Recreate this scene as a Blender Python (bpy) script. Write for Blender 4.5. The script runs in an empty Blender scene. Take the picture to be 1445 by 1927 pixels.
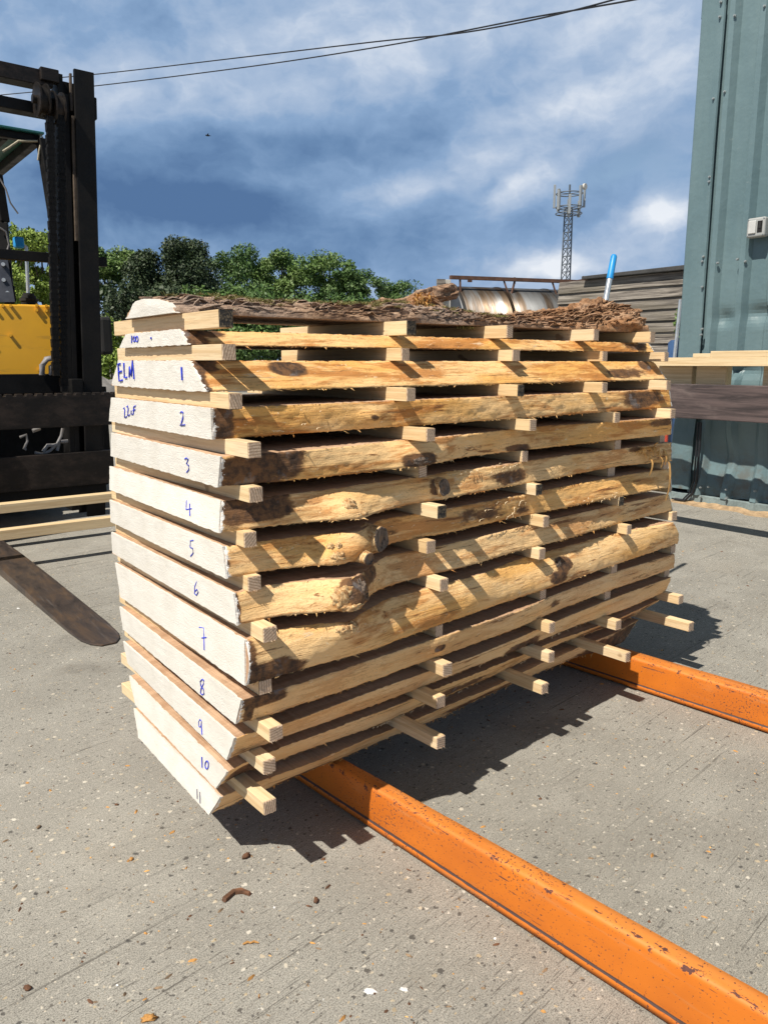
import bpy, math, random
import numpy as np
from mathutils import Vector, Matrix, noise as mn

random.seed(7); rng = np.random.default_rng(7)
S = bpy.context.scene
COL = S.collection
D = bpy.data

# ------------------------------------------------------------------ camera model (photo 1445 x 1927)
F = 1450.0; YH = 683.0; PITCH = math.atan((963.5 - YH) / F)
CAM = np.array([0., 0., 1.0])
def ray(x, y):
    u = (x - 722.5) / F; v = (y - 963.5) / F
    return np.array([u, math.cos(PITCH) - v * math.sin(PITCH), -math.sin(PITCH) - v * math.cos(PITCH)])
def onz(x, y, z=0.0):
    r = ray(x, y); return CAM + r * ((z - CAM[2]) / r[2])
def onplane(x, y, P, n):
    r = ray(x, y); return CAM + r * (np.dot(np.array(P) - CAM, n) / np.dot(r, n))
def at(x, y, Y):
    r = ray(x, y); return CAM + r * (Y / r[1])
def proj(P):
    d = np.array(P) - CAM
    z = d[1] * math.cos(PITCH) - d[2] * math.sin(PITCH); u = d[1] * math.sin(PITCH) + d[2] * math.cos(PITCH)
    return 722.5 + F * d[0] / z, 963.5 - F * u / z

# ------------------------------------------------------------------ material helpers
class NT:
    def __init__(s, tree): s.t = tree; s.n = tree.nodes; s.l = tree.links
    def node(s, typ, **kw):
        n = s.n.new(typ)
        for k, v in kw.items(): setattr(n, k, v)
        return n
    def put(s, sock, val):
        if isinstance(val, bpy.types.NodeSocket): s.l.new(val, sock)
        elif val is not None:
            if sock.type == 'RGBA' and len(val) == 3: val = (*val, 1)
            sock.default_value = val
    def math(s, op, a, b=None, c=None, clamp=False):
        n = s.node('ShaderNodeMath', operation=op, use_clamp=clamp)
        s.put(n.inputs[0], a); s.put(n.inputs[1], b) if b is not None else None
        if c is not None: s.put(n.inputs[2], c)
        return n.outputs[0]
    def vmath(s, op, a, b=None):
        n = s.node('ShaderNodeVectorMath', operation=op); s.put(n.inputs[0], a)
        if b is not None: s.put(n.inputs[1], b)
        return n.outputs[0]
    def mix(s, f, a, b, mode='MIX'):
        n = s.node('ShaderNodeMix', data_type='RGBA', blend_type=mode); n.clamp_factor = True
        s.put(n.inputs[0], f); s.put(n.inputs[6], a); s.put(n.inputs[7], b); return n.outputs[2]
    def ss(s, v, lo, hi, a=0., b=1.):
        n = s.node('ShaderNodeMapRange', interpolation_type='SMOOTHSTEP')
        s.put(n.inputs[0], v); s.put(n.inputs[1], lo); s.put(n.inputs[2], hi); s.put(n.inputs[3], a); s.put(n.inputs[4], b); return n.outputs[0]
    def noise(s, vec, scale=5., detail=3., rough=.55, dist=0., out=0):
        n = s.node('ShaderNodeTexNoise'); s.put(n.inputs['Vector'], vec)
        for k, v in (('Scale', scale), ('Detail', detail), ('Roughness', rough), ('Distortion', dist)): s.put(n.inputs[k], v)
        return n.outputs[out]
    def vor(s, vec, scale, feature='F1', rnd=1., out='Distance'):
        n = s.node('ShaderNodeTexVoronoi', feature=feature); s.put(n.inputs['Vector'], vec); s.put(n.inputs['Scale'], scale)
        s.put(n.inputs['Randomness'], rnd); return n.outputs[out]
    def map(s, vec, scale=(1, 1, 1), rot=(0, 0, 0), loc=(0, 0, 0)):
        n = s.node('ShaderNodeMapping'); s.put(n.inputs[0], vec); s.put(n.inputs[1], loc); s.put(n.inputs[2], rot); s.put(n.inputs[3], scale); return n.outputs[0]
    def ramp(s, f, stops):
        n = s.node('ShaderNodeValToRGB'); s.put(n.inputs[0], f); e = n.color_ramp.elements
        while len(e) < len(stops): e.new(.5)
        for k, (p, c) in zip(e, stops): k.position = p; k.color = (*c, 1)
        return n.outputs[0]
    def sep(s, v):
        n = s.node('ShaderNodeSeparateXYZ'); s.put(n.inputs[0], v); return n.outputs
    def obj(s): return s.node('ShaderNodeTexCoord').outputs['Object']
    def attr(s, name, out='Fac'): return s.node('ShaderNodeAttribute', attribute_name=name).outputs[out]
    def rand(s): return s.node('ShaderNodeObjectInfo').outputs['Random']
    def bump(s, h, strength=.3, dist=.01):
        n = s.node('ShaderNodeBump'); s.put(n.inputs['Height'], h); s.put(n.inputs['Strength'], strength); s.put(n.inputs['Distance'], dist); return n.outputs[0]
def mat(name, fn, rough=.7, metal=0.):
    m = D.materials.new(name); m.use_nodes = True; t = NT(m.node_tree); b = t.n['Principled BSDF']
    b.inputs['Roughness'].default_value = rough; b.inputs['Metallic'].default_value = metal
    r = fn(t)
    if not isinstance(r, dict): r = {'Base Color': r}
    for k, v in r.items(): t.put(b.inputs[k], v)
    return m
def plain(name, c, rough=.6, metal=0., var=.25, scale=12., bump=.0):
    def f(t):
        n = t.noise(t.obj(), scale, 5, .65); n2 = t.noise(t.obj(), scale * 9, 3)
        k = t.math('ADD', t.math('MULTIPLY', n, .7), t.math('MULTIPLY', n2, .3))
        col = t.mix(t.ss(k, .3, .7), tuple(x * (1 - var) for x in c), tuple(min(1, x * (1 + var)) for x in c))
        r = {'Base Color': col, 'Roughness': t.ss(n, .3, .7, max(.05, rough - .12), min(1, rough + .12))}
        if bump: r['Normal'] = t.bump(k, bump, .004)
        return r
    return mat(name, f, rough, metal)
M = {}
# --- concrete yard
def concrete(t):
    g = t.map(t.obj(), rot=(0, 0, -math.radians(44.6)))          # x now runs along the broom marks
    big = t.noise(g, .55, 4); mid = t.noise(g, 5., 5, .6)
    fine = t.noise(g, 380., 4, .85); fine2 = t.noise(g, 90., 4, .75); pit = t.noise(t.map(g, (150, 260, 1)), 1., 3, .7)
    col = t.mix(t.ss(big, .3, .7), (.272, .258, .224), (.362, .344, .302))
    col = t.mix(t.ss(mid, .35, .75, 0, .5), col, (.46, .44, .39))
    col = t.mix(t.ss(t.noise(g, 2.2, 5, .65), .55, .72, 0, .3), col, (.26, .225, .175))
    col = t.mix(t.ss(fine2, .53, .66, 0, .7), col, (.50, .465, .40))
    col = t.mix(t.ss(fine, .525, .44, 0, .70), col, (.105, .098, .086))
    col = t.mix(t.ss(pit, .40, .34, 0, .85), col, (.045, .040, .035))
    # broom lines
    ln = t.noise(t.map(g, (.9, 62, 1)), 1., 4, .75); ln2 = t.noise(t.map(g, (16., 210, 1)), 1., 2, .6)
    brk = t.ss(t.noise(g, 34., 3, .7), .30, .50)
    ml = t.ss(t.noise(g, 1.1, 2), .38, .60)
    dark = t.math('MULTIPLY', t.math('MULTIPLY', t.ss(ln, .375, .345), t.math('ADD', t.math('MULTIPLY', ml, .8), .2)), brk)
    dark2 = t.math('MULTIPLY', t.ss(ln2, .40, .31), t.math('ADD', .3, t.math('MULTIPLY', ml, .4)))
    dk = t.math('MAXIMUM', dark, dark2)
    col = t.mix(dk, col, (.075, .068, .058))
    # exposed stones
    def stones(scale, thr, rmin):
        n = t.node('ShaderNodeTexVoronoi', feature='F1'); t.put(n.inputs['Vector'], t.vmath('ADD', g, t.vmath('MULTIPLY', t.noise(g, 130, 3, .6, 0, 1), (.013, .013, 0)))); n.inputs['Scale'].default_value = scale
        c = t.sep(n.outputs['Color']); pres = t.math('GREATER_THAN', c[0], thr)
        r = t.math('ADD', t.math('MULTIPLY', c[1], .26), rmin)
        inside = t.ss(t.math('SUBTRACT', n.outputs['Distance'], r), -.05, .05, 1, 0)
        return t.math('MULTIPLY', inside, pres), c[2], c[1]
    m1, h1, v1 = stones(46., .48, .0); m2, h2, v2 = stones(105., .28, .05)
    pal = [(0., (.045, .043, .042)), (.25, (.085, .07, .055)), (.42, (.15, .085, .04)), (.60, (.30, .14, .045)), (.74, (.20, .15, .10)), (.88, (.46, .36, .22)), (1., (.66, .62, .54))]
    col = t.mix(t.math('MULTIPLY', m1, .82), col, t.ramp(h1, pal)); col = t.mix(t.math('MULTIPLY', m2, .8), col, t.ramp(h2, pal))
    # oil / damp stains
    st = t.ss(t.noise(g, 1.3, 6, .7), .56, .70, 0, .42); col = t.mix(st, col, (.11, .098, .082))
    hgt = t.math('SUBTRACT', t.math('ADD', t.math('MULTIPLY', fine2, .6), t.math('ADD', t.math('MULTIPLY', m1, .3), t.math('MULTIPLY', fine, .5))), t.math('MULTIPLY', dk, .9))
    return {'Base Color': col, 'Normal': t.bump(hgt, .35, .003), 'Roughness': .85}
M['concrete'] = mat('concrete', concrete)
# --- live edge of the slabs (debarked sapwood)
def live(t):
    o = t.obj(); r = t.rand(); ofs = t.node('ShaderNodeCombineXYZ'); t.put(ofs.inputs[0], t.math('MULTIPLY', r, 37.)); t.put(ofs.inputs[2], t.math('MULTIPLY', r, 11.))
    p = t.vmath('ADD', o, ofs.outputs[0])
    blot = t.noise(t.map(p, (3.2, 9, 16)), 1., 5, .68, .6); streak = t.noise(t.map(p, (4.5, 40, 60)), 1., 5, .7, .4)
    fib = t.noise(t.map(p, (22, 120, 260)), 1., 4, .75); fine = t.noise(p, 240., 3, .7)
    tint = t.attr('tint')
    base = t.mix(tint, (.93, .605, .275), (.86, .60, .315))
    base = t.mix(t.ss(t.noise(t.map(p, (2., 6, 9)), 1., 3, .6), .42, .62, 0, t.math('SUBTRACT', .95, t.math('MULTIPLY', tint, .7))), base, (.82, .43, .11))
    ob = t.ss(t.math('ADD', t.math('MULTIPLY', blot, .6), t.math('MULTIPLY', streak, .4)), .49, .57)
    col = t.mix(t.math('MULTIPLY', ob, t.math('SUBTRACT', .85, t.math('MULTIPLY', tint, .6))), base, (.50, .185, .035))
    col = t.mix(t.ss(streak, .60, .66, 0, .8), col, (.17, .06, .016))
    zone = t.ss(t.noise(t.map(p, (6, 14, 22)), 1., 3, .6), .42, .60, .25, 1.)
    col = t.mix(t.math('MULTIPLY', zone, t.ss(fib, .36, .50, .60, 0)), col, (.44, .205, .06))
    col = t.mix(t.ss(t.noise(t.map(p, (7, 30, 34)), 1., 6, .75), .62, .72, 0, .7), col, (.80, .66, .45))
    col = t.mix(t.math('MULTIPLY', zone, t.ss(fine, .34, .42, .6, 0)), col, (.26, .12, .04))
    col = t.mix(t.ss(t.noise(t.map(p, (40, 160, 160)), 1., 4, .7, 1.2), .62, .68, 0, .7), col, (.90, .74, .48))
    col = t.mix(t.math('MULTIPLY', t.ss(t.noise(t.map(p, (2.4, 70, 150)), 1., 5, .7, .3), .365, .335), .8), col, (.15, .065, .02))
    st = t.math('ADD', t.attr('stain'), t.math('MULTIPLY', t.math('SUBTRACT', t.noise(t.map(p, (12, 40, 40)), 1., 6, .72), .5), 1.1))
    gr = t.ss(t.noise(p, 55., 4, .7), .35, .65)
    bc = t.mix(gr, (.050, .027, .016), (.185, .088, .034))
    bc = t.mix(t.ss(t.noise(p, 26., 3), .58, .68, 0, .55), bc, (.20, .19, .19))
    col = t.mix(t.ss(st, .42, .62), col, t.mix(.5, (.24, .11, .035), bc)); col = t.mix(t.ss(st, .55, .78), col, bc)
    pw = t.math('ADD', t.attr('paint'), t.math('MULTIPLY', t.math('SUBTRACT', t.noise(p, 90., 4, .7), .5), 1.2))
    col = t.mix(t.ss(pw, .55, .62), col, (.80, .78, .74))
    h = t.math('ADD', t.math('MULTIPLY', fib, .7), t.math('ADD', t.math('MULTIPLY', streak, .9), t.math('MULTIPLY', fine, .35)))
    return {'Base Color': col, 'Normal': t.bump(h, .6, .006), 'Roughness': .75}
M['live'] = mat('live_edge_wood', live)
def sawn(t):
    o = t.obj(); g = t.noise(t.map(o, (1.6, 26, 26)), 1., 5, .6, .4); s = t.noise(t.map(o, (190, 6, 6)), 1., 2, .5); f = t.noise(o, 260., 3, .7)
    col = t.mix(t.ss(g, .3, .7), (.40, .235, .135), (.62, .42, .27))
    col = t.mix(t.ss(s, .35, .6, .25, 0), col, (.30, .17, .09)); col = t.mix(t.ss(f, .3, .5, .3, 0), col, (.3, .18, .1))
    return {'Base Color': col, 'Normal': t.bump(t.math('ADD', s, f), .4, .002), 'Roughness': .8}
M['sawn'] = mat('sawn_elm', sawn)
def endpaint(t):
    o = t.obj(); n = t.noise(o, 14., 4); f = t.noise(o, 170., 4, .7); sw = t.noise(t.map(o, (60, 12, 300), rot=(.5, 0, 0)), 1., 3, .6)
    rg = t.noise(t.map(o, (1, 22, 46)), 1., 3, .5, 1.2)
    col = t.mix(t.ss(n, .35, .7), (.745, .71, .645), (.69, .65, .58)); col = t.mix(t.ss(f, .27, .36, .5, 0), col, (.5, .47, .43))
    crk = t.math('MULTIPLY', t.ss(t.noise(t.map(o, (30, 9, 55)), 1., 6, .7, .8), .30, .25), .5); col = t.mix(crk, col, (.45, .40, .34))
    h = t.math('ADD', t.math('MULTIPLY', f, .55), t.math('ADD', t.math('MULTIPLY', sw, .55), t.math('MULTIPLY', t.math('SINE', t.math('MULTIPLY', rg, 60.)), .18)))
    return {'Base Color': col, 'Normal': t.bump(h, .27, .004), 'Roughness': .6}
M['endpaint'] = mat('white_end_sealer', endpaint)
M['ink'] = plain('blue_marker', (.018, .045, .60), .5, var=.4, scale=60)
M['ink_dark'] = plain('dark_blue_marker', (.015, .018, .10), .5, var=.3, scale=60)
def bark(t):
    o = t.obj(); a = t.noise(t.map(o, (7, 22, 30)), 1., 7, .72, .8); b = t.noise(o, 60., 5, .7); c = t.noise(t.map(o, (3, 6, 6)), 1., 3); v = t.attr('tint')
    col = t.ramp(t.math('ADD', t.math('MULTIPLY', a, .65), t.math('MULTIPLY', b, .35)), [(.33, (.020, .012, .008)), (.43, (.11, .06, .036)), (.505, (.30, .18, .105)), (.60, (.53, .37, .25)), (.71, (.76, .63, .50))])
    col = t.mix(t.ss(c, .4, .6, 0, .55), col, t.mix(v, (.38, .32, .275), (.40, .18, .065)))
    col = t.mix(t.math('MULTIPLY', v, .30), col, (.36, .16, .05))
    col = t.mix(t.ss(t.noise(o, 40., 4, .7), .64, .7, 0, .6), col, (.25, .24, .12))
    return {'Base Color': col, 'Normal': t.bump(t.math('ADD', a, t.math('MULTIPLY', b, .5)), .9, .012), 'Roughness': .9}
M['bark'] = mat('elm_bark', bark)
def knotm(t):
    o = t.obj(); r = t.vmath('LENGTH', t.map(o, (1, 1, 1))); d = t.node('ShaderNodeVectorMath', operation='LENGTH'); t.put(d.inputs[0], o)
    ring = t.math('MULTIPLY', t.math('SUBTRACT', t.noise(t.map(o, (420, 420, 45), rot=(.3, .25, .2)), 1., 5, .7, .6), .5), 4.)
    crack = t.noise(t.map(o, (60, 60, 60)), 1., 6, .75, 1.)
    col = t.mix(t.ss(ring, -.6, .8), (.10, .072, .055), (.30, .225, .17)); col = t.mix(t.ss(crack, .38, .46, .9, 0), col, (.012, .009, .008))
    col = t.mix(t.ss(t.noise(o, 30., 3), .55, .7, 0, .7), col, (.36, .19, .08))
    return {'Base Color': col, 'Normal': t.bump(t.math('ADD', crack, t.math('MULTIPLY', ring, .15)), .9, .006), 'Roughness': .85}
M['knot'] = mat('knot_wood', knotm)
def burr(t):
    o = t.obj(); a = t.noise(o, 45., 6, .7, 1.5); col = t.ramp(a, [(.32, (.10, .04, .018)), (.41, (.46, .23, .08)), (.54, (.76, .52, .26)), (.75, (.84, .66, .38))])
    return {'Base Color': col, 'Normal': t.bump(a, .9, .006), 'Roughness': .7}
M['burr'] = mat('burr_wood', burr)
M['bast'] = plain('bast_fibre', (.66, .36, .11), .7, var=.35, scale=40); M['fibre'] = plain('pale_fibre', (.78, .62, .40), .7, var=.25, scale=40)
def pine(t):
    o = t.obj(); r = t.rand(); ofs = t.node('ShaderNodeCombineXYZ'); t.put(ofs.inputs[0], t.math('MULTIPLY', r, 53.)); t.put(ofs.inputs[2], t.math('MULTIPLY', r, 3.)); p = t.vmath('ADD', o, ofs.outputs[0])
    g = t.noise(t.map(p, (70, 2.2, 70)), 1., 4, .6, .5); f = t.noise(t.map(p, (300, 14, 300)), 1., 3, .7); k = t.noise(t.map(p, (14, 10, 14)), 1., 2)
    r2 = t.math('FRACT', t.math('MULTIPLY', r, 7.31)); col = t.mix(r, (.86, .68, .42), (.72, .51, .27)); col = t.mix(t.ss(r2, .6, 1., 0, .3), col, (.70, .60, .47)); col = t.mix(t.ss(g, .42, .68, 0, .65), col, (.56, .365, .17))
    col = t.mix(t.ss(f, .35, .5, .3, 0), col, (.46, .31, .15)); col = t.mix(t.ss(k, .70, .74, 0, .6), col, (.22, .10, .04))
    return {'Base Color': col, 'Normal': t.bump(t.math('ADD', f, g), .35, .002), 'Roughness': .68}
M['pine'] = mat('softwood_batten', pine)
def pinelong(t):
    o = t.obj(); r = t.rand(); ofs = t.node('ShaderNodeCombineXYZ'); t.put(ofs.inputs[0], t.math('MULTIPLY', r, 53.)); p = t.vmath('ADD', o, ofs.outputs[0])
    g = t.noise(t.map(p, (1.6, 50, 50)), 1., 4, .6, .5); f = t.noise(t.map(p, (9, 260, 260)), 1., 3, .7)
    col = t.mix(t.ss(g, .4, .68, 0, .6), (.78, .60, .36), (.55, .36, .17)); col = t.mix(t.ss(f, .35, .5, .3, 0), col, (.45, .30, .15))
    return {'Base Color': col, 'Normal': t.bump(f, .35, .002), 'Roughness': .68}
M['pinelong'] = mat('softwood_plank', pinelong)
def endgrain(t):
    o = t.obj(); r = t.rand(); ang = t.math('MULTIPLY', r, 6.28); vr = t.node('ShaderNodeVectorRotate', rotation_type='Y_AXIS'); t.put(vr.inputs['Vector'], o); t.put(vr.inputs['Angle'], ang)
    x = t.sep(vr.outputs[0])[0]; w = t.math('SINE', t.math('ADD', t.math('MULTIPLY', x, 1250.), t.math('MULTIPLY', t.noise(o, 60., 3), 5.))); f = t.noise(o, 300., 3, .7)
    col = t.mix(t.ss(w, -.3, .9, 0, .75), (.66, .50, .35), (.36, .22, .135)); col = t.mix(t.ss(f, .35, .55, .4, 0), col, (.28, .19, .13))
    return {'Base Color': col, 'Normal': t.bump(f, .6, .002), 'Roughness': .85}
M['endgrain'] = mat('batten_end_grain', endgrain)
def tarend(t):
    o = t.obj(); f = t.noise(o, 150., 4, .7); return {'Base Color': t.mix(t.ss(f, .45, .65), (.02, .018, .016), (.20, .15, .09)), 'Normal': t.bump(f, .8, .004), 'Roughness': .8}
M['tarend'] = mat('blackened_batten_end', tarend)
# --- paints and metals
def orange(t):
    o = t.obj(); xyz = t.sep(o); a = t.attr('edge')
    base = t.mix(t.ss(t.noise(o, 6., 4), .35, .65), (.65, .175, .011), (.56, .145, .012))
    base = t.mix(t.ss(t.noise(t.map(o, (3, 30, 30)), 1., 4, .7), .56, .68, 0, .5), base, (.56, .23, .08))
    up = t.sep(t.node('ShaderNodeNewGeometry').outputs['Normal'])[2]; base = t.mix(t.math('MULTIPLY', t.ss(up, .3, .95, 0, .6), t.ss(t.noise(t.map(o, (5, 20, 20)), 1., 5, .7), .34, .6, .4, 1.)), base, (.68, .26, .06))  # paler dusty tone on upward faces, painting in the sky's reflection
    n = t.noise(t.map(o, (34, 60, 60)), 1., 5, .72); sc = t.noise(t.map(o, (9, 160, 110), rot=(0, .25, .2)), 1., 4, .7); sp = t.noise(o, 190., 3, .6)
    chip = t.ss(t.math('ADD', n, t.math('MULTIPLY', a, .13)), .695, .73); chip2 = t.ss(sc, .65, .685); chip3 = t.ss(t.math('ADD', sp, t.math('MULTIPLY', t.noise(o, 5., 3), .22)), .735, .76)
    c = t.math('MAXIMUM', chip, t.math('MAXIMUM', chip2, chip3))
    col = t.mix(c, base, t.mix(t.noise(o, 130.), (.045, .02, .022), (.17, .062, .04)))
    seam = t.attr('seam'); col = t.mix(t.ss(t.math('ADD', seam, t.math('MULTIPLY', t.math('SUBTRACT', t.noise(t.map(o, (30, 90, 90)), 1., 4, .7), .5), .7)), .42, .66), col, (.055, .03, .025))
    return {'Base Color': col, 'Normal': t.bump(t.math('SUBTRACT', t.math('MULTIPLY', t.noise(o, 25., 3), .6), c), .35, .003), 'Roughness': t.ss(c, 0, 1, .58, .85)}
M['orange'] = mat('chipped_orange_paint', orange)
def dull(m, sp):
    m.node_tree.nodes['Principled BSDF'].inputs['Specular IOR Level'].default_value = sp; return m
M['blacksteel'] = plain('black_mast_steel', (.007, .0065, .0065), .6, .0, .6, 9, .2); M['greasy'] = plain('greasy_channel', (.10, .075, .055), .6, 0, .5, 14, .2)
M['chain'] = plain('chain_steel', (.006, .0055, .0055), .6, 0, .5, 60)
def plate(t):
    o = t.obj(); n = t.noise(t.map(o, (6, 6, 12)), 1., 5, .7); d = t.noise(o, 90., 4, .7)
    col = t.mix(t.ss(n, .4, .7), (.010, .0085, .008), (.035, .026, .022)); col = t.mix(t.ss(d, .62, .74, 0, .35), col, (.10, .075, .06)); return {'Base Color': col, 'Normal': t.bump(d, .3, .003), 'Roughness': .5}
M['plate'] = mat('worn_black_plate', plate)
def yellow(t):
    o = t.obj(); n = t.noise(o, 3., 4); f = t.noise(t.map(o, (3, 3, 22)), 1., 4, .7)
    col = t.mix(t.ss(n, .35, .65), (.80, .42, .018), (.72, .37, .02)); col = t.mix(t.ss(f, .58, .72, 0, .4), col, (.30, .17, .04)); return {'Base Color': col, 'Roughness': .42}
M['yellow'] = mat('yellow_paint', yellow)
for k_ in ('blacksteel', 'plate', 'chain'): dull(M[k_], .22)
M['slate'] = plain('dark_slate_panel', (.035, .04, .055), .45, 0, .25, 6); M['tealroof'] = plain('teal_sheet', (.02, .13, .13), .5, 0, .2, 6); M['hose'] = plain('grey_hose', (.22, .21, .21), .5)
M['bluecap'] = plain('blue_plastic', (.015, .26, .62), .35, 0, .15); M['alu'] = plain('pale_metal', (.55, .58, .60), .35, .6, .1)
M['webbing'] = plain('pale_strap', (.38, .34, .25), .8); M['rubber'] = plain('black_rubber', (.015, .015, .015), .8)
def forksteel(t):
    o = t.obj(); n = t.noise(t.map(o, (16, 5, 5)), 1., 5, .7, .5); s = t.noise(t.map(o, (90, 4, 20)), 1., 4, .7)
    col = t.ramp(n, [(.3, (.030, .026, .026)), (.48, (.075, .058, .050)), (.64, (.13, .085, .055)), (.8, (.20, .15, .115))]); col = t.mix(t.ss(s, .56, .7, 0, .4), col, (.20, .18, .17)); return {'Base Color': col, 'Roughness': .42, 'Metallic': .3}
M['forksteel'] = mat('worn_fork_steel', forksteel)
def cladding(t):
    o = t.obj(); n = t.noise(t.map(o, (3, 3, .8)), 1., 5, .6); g = t.noise(o, 25., 5, .7); z = t.sep(o)[2]
    col = t.mix(t.ss(n, .3, .7), (.108, .172, .190), (.148, .218, .234)); col = t.mix(t.ss(g, .62, .74, 0, .35), col, (.32, .36, .34))
    dirt = t.math('MULTIPLY', t.ss(z, .55, .05), t.ss(t.noise(o, 9., 5, .7), .42, .66)); col = t.mix(t.math('MULTIPLY', dirt, .75), col, (.12, .085, .055))
    return {'Base Color': col, 'Normal': t.bump(t.math('ADD', t.noise(o, 7., 3), t.math('MULTIPLY', g, .1)), .35, .02), 'Roughness': .42}
M['cladding'] = mat('blue_green_cladding', cladding)
M['screw'] = plain('screw_head', (.35, .38, .38), .4, .6); M['switch'] = plain('grey_switch_plastic', (.36, .37, .36), .5, 0, .08); M['switchw'] = plain('white_switch_plastic', (.55, .55, .53), .45, 0, .06)
M['plinth'] = plain('painted_plinth', (.20, .25, .25), .8, 0, .3, 10, .4); M['sawdust'] = plain('sawdust', (.36, .25, .145), .95, 0, .4, 22, .6)
def darkboard(t):
    o = t.obj(); g = t.noise(t.map(o, (2.5, 30, 36)), 1., 5, .65, .7); b = t.noise(t.map(o, (3, 3, 8)), 1., 4, .7); tt = t.noise(t.map(o, (120, 4, 4)), 1., 2)
    col = t.mix(t.ss(g, .3, .7), (.035, .026, .026), (.12, .085, .08)); col = t.mix(t.ss(b, .5, .75, 0, .55), col, (.22, .17, .155)); return {'Base Color': col, 'Normal': t.bump(g, .5, .004), 'Roughness': .8}
M['darkboard'] = mat('dark_stained_board', darkboard)
def greyboard(t):
    o = t.obj(); g = t.noise(t.map(o, (1.3, 30, 30)), 1., 6, .7, .6); b = t.noise(t.map(o, (1, 6, 6)), 1., 4); rr = t.rand()
    col = t.ramp(g, [(.36, (.04, .034, .03)), (.48, (.17, .15, .13)), (.64, (.40, .36, .31))]); col = t.mix(t.math('MULTIPLY', rr, .5), col, (.07, .062, .055)); col = t.mix(t.ss(b, .45, .7, 0, .4), col, (.15, .13, .09)); return {'Base Color': col, 'Normal': t.bump(g, .6, .01), 'Roughness': .9}
M['greyboard'] = mat('weathered_board', greyboard)
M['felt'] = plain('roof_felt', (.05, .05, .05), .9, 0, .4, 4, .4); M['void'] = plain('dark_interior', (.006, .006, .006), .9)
def stainless(t):
    o = t.obj(); n = t.noise(t.map(o, (6, .8, .8)), 1., 5, .7); r = t.ss(t.noise(t.map(o, (3.2, .25, .25)), 1., 5, .7), .40, .58)
    col = t.mix(r, (.155, .16, .165), (.085, .06, .04)); return {'Base Color': col, 'Roughness': t.ss(n, .3, .7, .32, .55), 'Metallic': .8}
M['stainless'] = mat('stained_stainless', stainless); M['rust'] = plain('rusty_steel', (.11, .055, .035), .85, 0, .45, 8, .4); M['whitewash'] = plain('pale_board', (.55, .52, .46), .8, 0, .2, 8)
M['galv'] = plain('galvanised_lattice', (.13, .15, .17), .5, .4, .2); M['antenna'] = plain('antenna_panel', (.26, .28, .29), .5, 0, .1)
M['wire'] = plain('black_cable', (.015, .016, .02), .5); M['red'] = plain('red_paint', (.42, .05, .025), .5); M['blue'] = plain('dull_blue_plastic', (.04, .09, .20), .5)
def leafm(name, a, b, c):
    def f(t):
        v = t.attr('tint'); n = t.noise(t.obj(), .55, 3); col = t.mix(v, a, b); col = t.mix(t.ss(n, .42, .66, 0, .7), col, c)
        return {'Base Color': col, 'Roughness': .6, 'Subsurface Weight': 0.0}
    return mat(name, f, .6)
M['leaf_mid'] = leafm('mid_green_leaves', (.062, .125, .024), (.115, .20, .04), (.14, .21, .05)); M['leaf_dark'] = leafm('dark_conifer_needles', (.022, .042, .016), (.055, .085, .028), (.04, .066, .025))
M['leaf_light'] = leafm('yellow_green_leaves', (.13, .20, .022), (.22, .31, .045), (.25, .32, .05)); M['leaf_oak'] = leafm('deep_green_leaves', (.045, .10, .022), (.085, .16, .034), (.105, .17, .042))
M['trunk'] = plain('tree_bark', (.07, .05, .035), .9, 0, .4, 6, .5); M['moss'] = leafm('moss', (.12, .10, .03), (.24, .22, .06), (.22, .17, .06)); M['grass'] = leafm('grass', (.06, .12, .02), (.12, .2, .035), (.15, .19, .05))
M['blockwall'] = plain('grey_blockwork', (.20, .19, .18), .9, 0, .3, 3, .5); M['chip'] = plain('bark_chip', (.13, .06, .03), .85, 0, .5, 60, .6); M['chip_orange'] = plain('wood_chip', (.50, .25, .07), .8, 0, .4, 60, .5)
M['paperwhite'] = plain('white_paint_flake', (.78, .77, .74), .7, 0, .1); M['stone'] = plain('grit', (.22, .15, .09), .85, 0, .6, 30, .4)

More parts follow.
